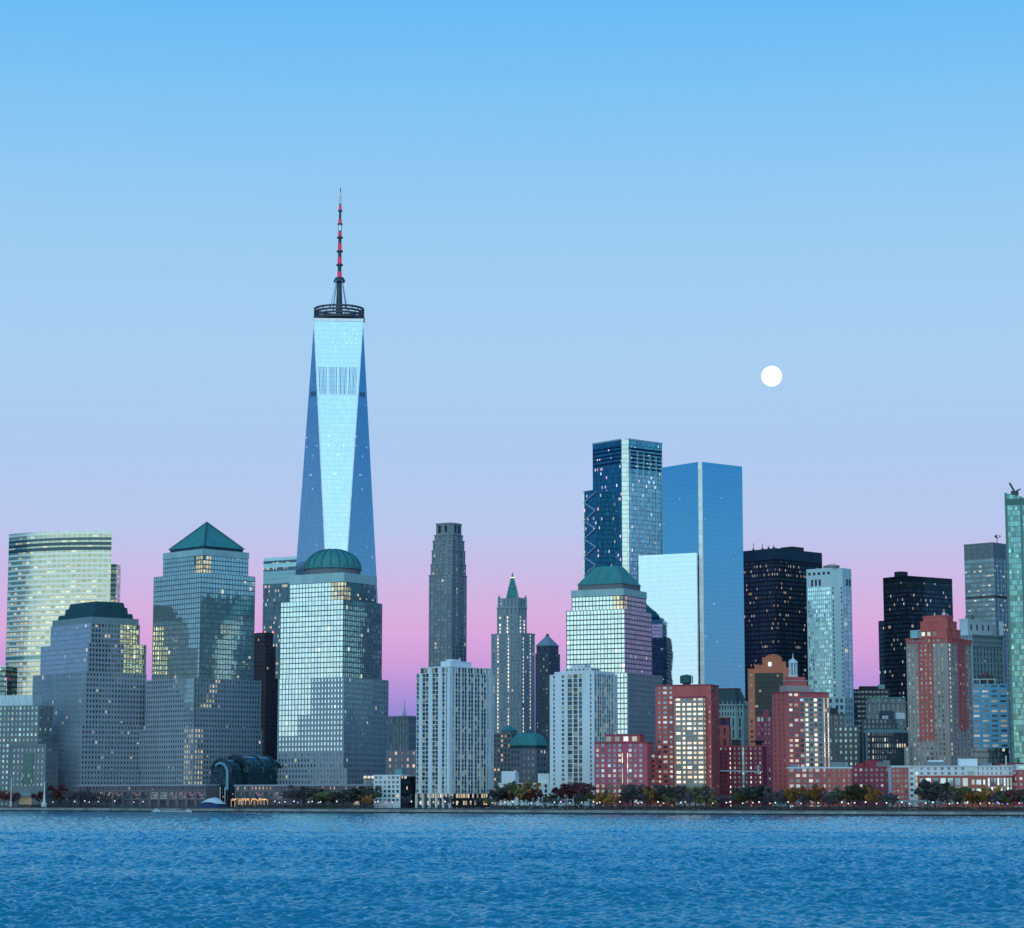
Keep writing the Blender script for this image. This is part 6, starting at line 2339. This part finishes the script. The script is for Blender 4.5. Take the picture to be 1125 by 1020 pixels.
TW = {'maroon': 'maroon leaved', 'olive': 'olive green', 'orange': 'orange autumn', 'dark': 'dark leafy', 'bare': 'thin nearly bare'}
SW = {'round': 'round tree', 'cone': 'pointed tree'}
TREES = [  # x, top y, kind, shape, distance behind the wall, width factor
    (5, 868, 'maroon', 'round', 14, 1.0), (15, 871, 'maroon', 'round', 12, 1.0), (43, 869, 'maroon', 'round', 14, 1.0), (58, 866, 'bare', 'round', 16, 1.1), (66, 863, 'maroon', 'round', 18, 1.15), (78, 868, 'bare', 'round', 14, 1.3),
    (88, 867, 'bare', 'round', 16, 1.3), (98, 869, 'bare', 'round', 12, 1.2), (108, 871, 'bare', 'round', 14, 1.2), (118, 873, 'bare', 'round', 10, 1.1), (130, 875, 'bare', 'round', 10, 1.0),
    (322, 866, 'bare', 'round', 16, 1.4), (333, 864, 'bare', 'round', 18, 1.4), (344, 866, 'dark', 'round', 18, 1.3), (354, 870, 'olive', 'round', 12, 1.5), (364, 869, 'olive', 'round', 14, 1.4), (374, 869, 'bare', 'round', 14, 1.5),
    (385, 867, 'dark', 'round', 18, 1.3), (396, 864, 'dark', 'round', 22, 1.3), (407, 866, 'dark', 'round', 20, 1.2), (403, 874, 'orange', 'round', 10, 1.0),
    (447, 874, 'bare', 'round', 10, 1.0), (492, 873, 'bare', 'round', 10, .9), (537, 876, 'olive', 'round', 10, 1.0), (548, 865, 'dark', 'round', 14, 1.1), (556, 861, 'dark', 'round', 18, 1.1), (563, 864, 'maroon', 'round', 20, 1.0),
    (571, 860, 'olive', 'round', 14, 1.05), (579, 861, 'orange', 'round', 16, 1.0), (586, 867, 'maroon', 'round', 14, 1.0), (598, 876, 'bare', 'round', 10, .9), (612, 876, 'bare', 'round', 10, 1.0),
    (622, 860, 'maroon', 'round', 18, 1.15), (632, 858, 'maroon', 'round', 20, 1.1), (641, 862, 'maroon', 'round', 14, 1.0), (636, 873, 'dark', 'round', 8, .9), (648, 861, 'olive', 'cone', 12, 1.0), (660, 861, 'orange', 'cone', 12, .9), (672, 862, 'orange', 'cone', 12, .9),
    (684, 863, 'orange', 'cone', 12, .9), (666, 864, 'olive', 'cone', 16, .9), (695, 860, 'bare', 'round', 16, 1.2), (704, 862, 'dark', 'round', 16, 1.0), (718, 866, 'orange', 'round', 12, .95), (729, 862, 'dark', 'round', 16, 1.1), (741, 864, 'bare', 'round', 12, 1.1), (752, 862, 'bare', 'round', 14, 1.2), (764, 863, 'olive', 'round', 16, 1.1),
    (775, 866, 'bare', 'round', 12, 1.1), (784, 864, 'olive', 'cone', 10, .9), (794, 873, 'bare', 'round', 10, 1.0), (805, 874, 'bare', 'round', 10, 1.0), (817, 866, 'dark', 'round', 18, 1.2), (827, 863, 'dark', 'round', 20, 1.3),
    (838, 864, 'dark', 'round', 20, 1.2), (845, 872, 'bare', 'round', 10, 1.0), (857, 874, 'bare', 'round', 10, 1.0), (872, 864, 'orange', 'round', 12, .95), (882, 872, 'bare', 'round', 10, 1.0), (897, 863, 'orange', 'round', 12, .95), (910, 874, 'bare', 'round', 10, 1.0), (921, 868, 'bare', 'round', 14, 1.2),
    (931, 864, 'olive', 'round', 16, 1.15), (942, 863, 'olive', 'round', 14, 1.2), (952, 863, 'olive', 'round', 14, 1.2), (961, 866, 'orange', 'round', 12, 1.0), (972, 872, 'bare', 'round', 10, 1.0), (1019, 860, 'dark', 'round', 14, 1.0), (1028, 859, 'dark', 'round', 16, 1.05), (1034, 866, 'bare', 'round', 10, 1.0),
    (527, 876, 'bare', 'round', 12, 1.1), (605, 872, 'olive', 'round', 16, 1.0), (690, 869, 'bare', 'round', 10, 1.2), (711, 870, 'bare', 'round', 10, 1.2), (736, 871, 'olive', 'round', 9, 1.0), (758, 870, 'bare', 'round', 9, 1.2), (770, 871, 'olive', 'round', 9, 1.0), (811, 871, 'olive', 'round', 12, 1.1), (851, 868, 'bare', 'round', 16, 1.2),
    (865, 870, 'bare', 'round', 15, 1.2), (889, 869, 'olive', 'round', 15, 1.1), (904, 869, 'bare', 'round', 15, 1.2), (915, 870, 'olive', 'round', 12, 1.1), (980, 872, 'bare', 'round', 12, 1.1), (1042, 871, 'bare', 'round', 12, 1.1), (1076, 870, 'olive', 'round', 15, 1.0), (1093, 871, 'bare', 'round', 10, 1.0), (1107, 871, 'olive', 'round', 12, 1.0),
    (1050, 872, 'bare', 'round', 10, 1.0), (1059, 864, 'olive', 'round', 14, 1.1), (1068, 869, 'orange', 'round', 12, 1.0), (1085, 865, 'orange', 'round', 12, 1.2), (1100, 868, 'dark', 'round', 14, 1.1), (1114, 866, 'maroon', 'round', 12, 1.0), (1124, 867, 'dark', 'round', 14, 1.0),
]


def along(x, back):
    """ground point at bearing x, set back from the river wall"""
    d = shore_d(x) + back / SHORE_N.y * 1.0
    return Vector((xat(x, 885, d), d))


items = []
for i, (x, ytop, kind, shape, back, wfac) in enumerate(TREES):
    p = along(x, back)
    h = zt(ytop, p.y) - GZ
    tm, cm_ = proto(kind, shape, i % 3)
    root = link(shape == 'cone' and 'pointed_tree' or 'tree', None, None, (p.x, p.y, GZ))
    s_ = h / 9.6
    wx = s_ * wfac * (1.0 if shape != 'cone' else .95) * 1.05
    root.scale = (wx, wx, s_)
    root.rotation_euler = (0, 0, random.random() * 6.28)
    tag(root, None, 'tree', 'trees along the riverside promenade')
    link('trunk', tm, root)
    link('crown', cm_, root)
    items.append((root, x, TW[kind] + ' ' + SW[shape]))
label_row(items)

# ------------------------------------------------------------------ promenade lamps
pole_b, head_b, cool = MB(), MB(), None
pole_b.lathe(0, 0, [(.16, 0), (.09, .5), (.07, 3.3), (.0, 3.35)], 8)
head_b.lathe(0, 0, [(0, 3.3), (.30, 3.45), (.36, 3.75), (.24, 4.05), (0, 4.12)], 10)
pole_m = pole_b.mesh('pole', dark_metal)
heads = [head_b.mesh('lamp_head', plain('lamp_white', (.8, .8, .8), .4, 0, (.95, .97, 1.0), 1.05)),
         head_b.mesh('lamp_head', plain('lamp_warm', (.8, .7, .5), .4, 0, (1, .80, .50), 1.0)),
         head_b.mesh('lamp_head', plain('lamp_pink', (.8, .5, .6), .4, 0, (1, .45, .60), 1.2)),
         head_b.mesh('lamp_head', plain('lamp_violet', (.5, .3, .8), .4, 0, (.45, .15, 1.0), 1.6))]
LAMPS = [(58, 0), (82, 0), (93, 0), (98, 0), (108, 0), (126, 0), (147, 1), (157, 0), (302, 1), (307, 0), (313, 0), (323, 0), (327, 3), (339, 0), (343, 0), (350, 0), (352, 0), (370, 0), (392, 2), (412, 2), (415, 0), (424, 2),
         (431, 2), (452, 0), (461, 2), (476, 1), (489, 0), (498, 2), (503, 2), (517, 2), (541, 1), (555, 0), (563, 0), (584, 1), (609, 0), (616, 2), (626, 0), (639, 1), (652, 0), (656, 0), (659, 0), (681, 0), (701, 0), (705, 0),
         (723, 0), (729, 1), (748, 0), (753, 1), (783, 1), (798, 0), (802, 2), (816, 0), (827, 1), (834, 0), (846, 1), (852, 0), (866, 1), (880, 0), (899, 1), (925, 0), (932, 0), (939, 0), (951, 0), (963, 0), (974, 0), (991, 0),
         (999, 0), (1017, 0), (1025, 0), (1043, 0), (1052, 0), (1063, 1), (1077, 1), (1087, 1), (1096, 3), (1107, 3), (1120, 2)]
LW = ['white glowing lamp on post', 'warm yellow lamp on post', 'pink glowing lamp on post', 'violet glowing lamp on post']
items = []
for i, (x, c) in enumerate(LAMPS):
    p = along(x, 5.5 + (i * 37 % 10) * .35)
    root = link('street_lamp', None, None, (p.x, p.y, GZ))
    s_ = .95 + .1 * (i % 3)
    root.scale = (s_, s_, s_)
    tag(root, None, 'street lamp', 'lamps along the riverside promenade')
    link('pole', pole_m, root)
    link('lamp_head', heads[c], root)
    items.append((root, x, LW[c]))
label_row(items)


# ------------------------------------------------------------------ small riverside things
def hedge(x0, x1, back, h, w, lab):
    a, b_ = along(x0, back), along(x1, back)
    rng = random.Random(int(x0))
    m = MB()
    n = int((b_ - a).length * 9 * h)
    for i in range(n):
        p = a.lerp(b_, rng.random())
        z = GZ + rng.random() ** .7 * h
        s_ = rng.uniform(.2, .4)
        x = Vector((rng.gauss(0, 1), rng.gauss(0, 1), rng.gauss(0, 1))).normalized()
        y = x.orthogonal().normalized() * s_
        x = x * s_
        c = Vector((p.x + rng.uniform(-w, w), p.y + rng.uniform(-w, w), z))
        m.quad(tuple(c - x - y), tuple(c + x - y), tuple(c + x + y), tuple(c - x + y))
    o = link('hedge', m.mesh('hedge', LEAF['dark'], (a.x, a.y, GZ)), None, (a.x, a.y, GZ))
    tag(o, lab, 'hedge')


hedge(20, 120, 9, 1.6, 1.0, 'dark clipped hedge before the shaded stepped tower base')
hedge(262, 410, 11, 1.9, 1.2, 'long dark hedge below the dim podium and the domed tower')
hedge(545, 790, 9, 1.9, 1.2, 'long dark hedge below the autumn trees and red brick blocks')
hedge(800, 1125, 9, 1.8, 1.2, 'long dark hedge below the lantern tower and the white-topped building')

# white pylon and slim pole at the marina corner
p = along(48.5, 4)
root = link('marina_beacon', None, None, (p.x, p.y, GZ))
tag(root, 'slim white beacon column on a round drum by the grey stone building', 'beacon')
b = MB(); b.lathe(p.x, p.y, [(2.0, GZ), (2.1, GZ + 2.2), (1.4, GZ + 3.2), (0, GZ + 3.2)], 14)
link('drum', b.mesh('drum', white_paint, (p.x, p.y, GZ)), root)
b = MB(); b.lathe(p.x, p.y, [(1.1, GZ + 3.2), (.75, GZ + 9), (.6, GZ + 9), (.42, GZ + 18), (0, GZ + 18.4)], 12)
link('column', b.mesh('column', white_paint, (p.x, p.y, GZ)), root)
p = along(11.8, 4)
root = link('marina_pole', None, None, (p.x, p.y, GZ))
tag(root, 'thin tall grey pole with a white lower sleeve before the teal glass bay building', 'pole')
b = MB(); b.lathe(p.x, p.y, [(.8, GZ), (.8, GZ + 4), (0, GZ + 4)], 10)
link('sleeve', b.mesh('sleeve', white_paint, (p.x, p.y, GZ)), root)
b = MB(); b.lathe(p.x, p.y, [(.28, GZ + 4), (.2, GZ + 21), (0, GZ + 21.2)], 8)
link('mast', b.mesh('mast', steel, (p.x, p.y, GZ)), root)

# flag on a pole before the curved tower
d = 1786
x_, z0, z1 = xat(7.2, 750, d), zt(764, d), zt(744, d)
root = link('flagpole', None, None, (x_, d, z0))
tag(root, 'flagpole with a small red flag on the roof of the grey stone building', 'flagpole')
b = MB(); b.bar((x_, d, z0), (x_, d, z1), .25)
link('pole', b.mesh('pole', steel, (x_, d, z0)), root)
b = MB()
for i in range(6):
    xa, xb = x_ + i * .55, x_ + (i + 1) * .55
    ya, yb = d + .3 * math.sin(i * 1.1), d + .3 * math.sin((i + 1) * 1.1)
    b.quad((xa, ya, z1 - 2.2 - i * .05), (xb, yb, z1 - 2.2 - i * .05), (xb, yb, z1 - .2 - i * .08), (xa, ya, z1 - .2 - i * .08))
link('flag', b.mesh('flag', plain('flag_red', (.5, .05, .14), .8), (x_, d, z0)), root)

# white marquee
p = along(233.5, 12)
root = link('marquee_tent', None, None, (p.x, p.y, GZ))
tag(root, 'white marquee tent with blue skirt at the foot of the arched glass hall', 'tent')
b = MB()
n = 14
for i in range(n):
    t0, t1 = i / n, (i + 1) / n
    f_ = lambda t: GZ + 2.6 + 4.2 * math.sin(math.pi * min(1, max(0, t))) ** .8
    for s0, s1, k0, k1 in ((-1, -.4, .25, .85), (-.4, .4, .85, 1.0), (.4, 1, .85, .25)):
        def P(t, s, k):
            q = p + SHORE_DIR * ((t - .5) * 17) + SHORE_N * (s * 5)
            return (q.x, q.y, GZ + 2.6 + (f_(t) - GZ - 2.6) * k)
        ka, kb = (k0, k1) if s0 < .4 else (.85, .25)
        b.quad(P(t0, s0, ka), P(t1, s0, ka), P(t1, s1, kb), P(t0, s1, kb))
link('canopy', b.mesh('canopy', white_paint, (p.x, p.y, GZ), True), root)
b = MB()
q = [p + SHORE_DIR * a_ + SHORE_N * c_ for a_, c_ in ((-8, -4.6), (8, -4.6), (8, 4.6), (-8, 4.6))]
b.prism(q, GZ, GZ + 2.4)
link('skirt', b.mesh('skirt', plain('tent_blue', (.02, .05, .22), .7), (p.x, p.y, GZ)), root)

# lit pergolas: posts, beams and strings of lamps
for k, (x0, x1, lab) in enumerate(((254, 274, 'wooden terrace pergola wound with orange lights beside the white tent'), (276, 294, 'wooden terrace pergola wound with orange lights farther from the white tent'))):
    a, c = along(x0, 16), along(x1, 16)
    root = link('lit_pergola', None, None, (a.x, a.y, GZ))
    tag(root, lab, 'pergola', 'lit pergolas on the terrace')
    pb, lb = MB(), MB()
    wood = plain('pergola_wood', (.12, .08, .05), .8)
    lm = plain('string_light', (.8, .5, .2), .5, 0, (1, .50, .18), 1.8)
    n = 5
    rng = random.Random(k)
    for i in range(n + 1):
        q = a.lerp(c, i / n)
        for s_ in (0, 5):
            r_ = q + SHORE_N * s_
            pp = MB(); pp.bar((r_.x, r_.y, GZ), (r_.x, r_.y, GZ + 5), .3)
            link('post', pp.mesh('post', wood, (a.x, a.y, GZ)), root)
        r0, r1 = q - SHORE_N * .8, q + SHORE_N * 5.8
        pb.bar((r0.x, r0.y, GZ + 5.1), (r1.x, r1.y, GZ + 5.1), .25)
        for j in range(7):
            lb.box((q.x + rng.uniform(-.25, .25), q.y - .3, GZ + .8 + j * .65), .26, .2, .26)
    for s_ in (-.4, 5.4):
        r0, r1 = a + SHORE_N * s_, c + SHORE_N * s_
        pb.bar((r0.x, r0.y, GZ + 4.9), (r1.x, r1.y, GZ + 4.9), .25)
    for j in range(60):
        q = a.lerp(c, rng.random())
        lb.box((q.x, q.y - .5, GZ + 4.4 + rng.random() * 1.5), .3, .2, .3)
    link('beams', pb.mesh('beams', wood, (a.x, a.y, GZ)), root)
    o = link('string_lights', lb.mesh('string_lights', lm, (a.x, a.y, GZ)), root)
    o['kind'] = 'stuff'

# small moored boats by the pontoon
pale_hull = plain('hull_white', (.62, .66, .70), .35)
BOATS = [(172, 7.5, 'small white moored motorboat, leftmost of the two by the shop podium wharf'), (207, 6.0, 'small white moored motorboat nearest the white tent')]
for x, L_, lab in BOATS:
    p = along(x, -5)
    root = link('motorboat', None, None, (p.x, p.y, 0))
    root.rotation_euler = (0, 0, math.atan2(SHORE_DIR.y, SHORE_DIR.x))
    tag(root, lab, 'boat', 'boats moored at the wharf')
    b = MB()
    secs = [(-.5, .8, .9), (-.2, 1.0, .95), (.2, .95, 1.05), (.42, .5, 1.25), (.5, .05, 1.4)]
    for (t0, w0, z0), (t1, w1, z1) in zip(secs[:-1], secs[1:]):
        for s_ in (-1, 1):
            A0, A1 = (t0 * L_, s_ * w0 * 1.1, z0), (t1 * L_, s_ * w1 * 1.1, z1)
            B0, B1 = (t0 * L_, s_ * w0 * .6, -.2), (t1 * L_, s_ * w1 * .6, -.2)
            b.quad(B0, B1, A1, A0)
        b.quad((t0 * L_, -w0 * 1.1, z0), (t1 * L_, -w1 * 1.1, z1), (t1 * L_, w1 * 1.1, z1), (t0 * L_, w0 * 1.1, z0))
    t0, w0, z0 = secs[0]
    b.quad((t0 * L_, -w0 * .6, -.2), (t0 * L_, w0 * .6, -.2), (t0 * L_, w0 * 1.1, z0), (t0 * L_, -w0 * 1.1, z0))
    link('hull', b.mesh('hull', pale_hull), root)
    b = MB()
    b.frustum([Vector(v) for v in ((-.25 * L_, -.75), (.15 * L_, -.75), (.15 * L_, .75), (-.25 * L_, .75))], [Vector(v) for v in ((-.22 * L_, -.6), (.05 * L_, -.6), (.05 * L_, .6), (-.22 * L_, .6))], .97, 2.2)
    link('cabin', b.mesh('cabin', pale_hull), root)
    b = MB()
    b.box((-.1 * L_, 0, 1.45), .26 * L_, 1.42, .4)
    link('cabin_window', b.mesh('cabin_window', g_dark2), root)

# wharf pontoon
a, c = along(168, -2.2), along(212, -2.2)
root = link('pontoon', None, None, (a.x, a.y, 0))
tag(root, 'low pale floating pontoon in front of the river wall below the glowing shop podium', 'pontoon')
b = MB()
b.prism([a - SHORE_N * 1.2, c - SHORE_N * 1.2, c + SHORE_N * 1.2, a + SHORE_N * 1.2], -.3, .75)
link('deck', b.mesh('deck', pale_stone, (a.x, a.y, 0)), root)
for i in range(9):
    q = a.lerp(c, i / 8)
    b = MB(); b.lathe(q.x, q.y, [(.2, -1), (.2, 2.4), (0, 2.6)], 8)
    link('mooring_post', b.mesh('mooring_post', white_paint, (a.x, a.y, 0)), root)
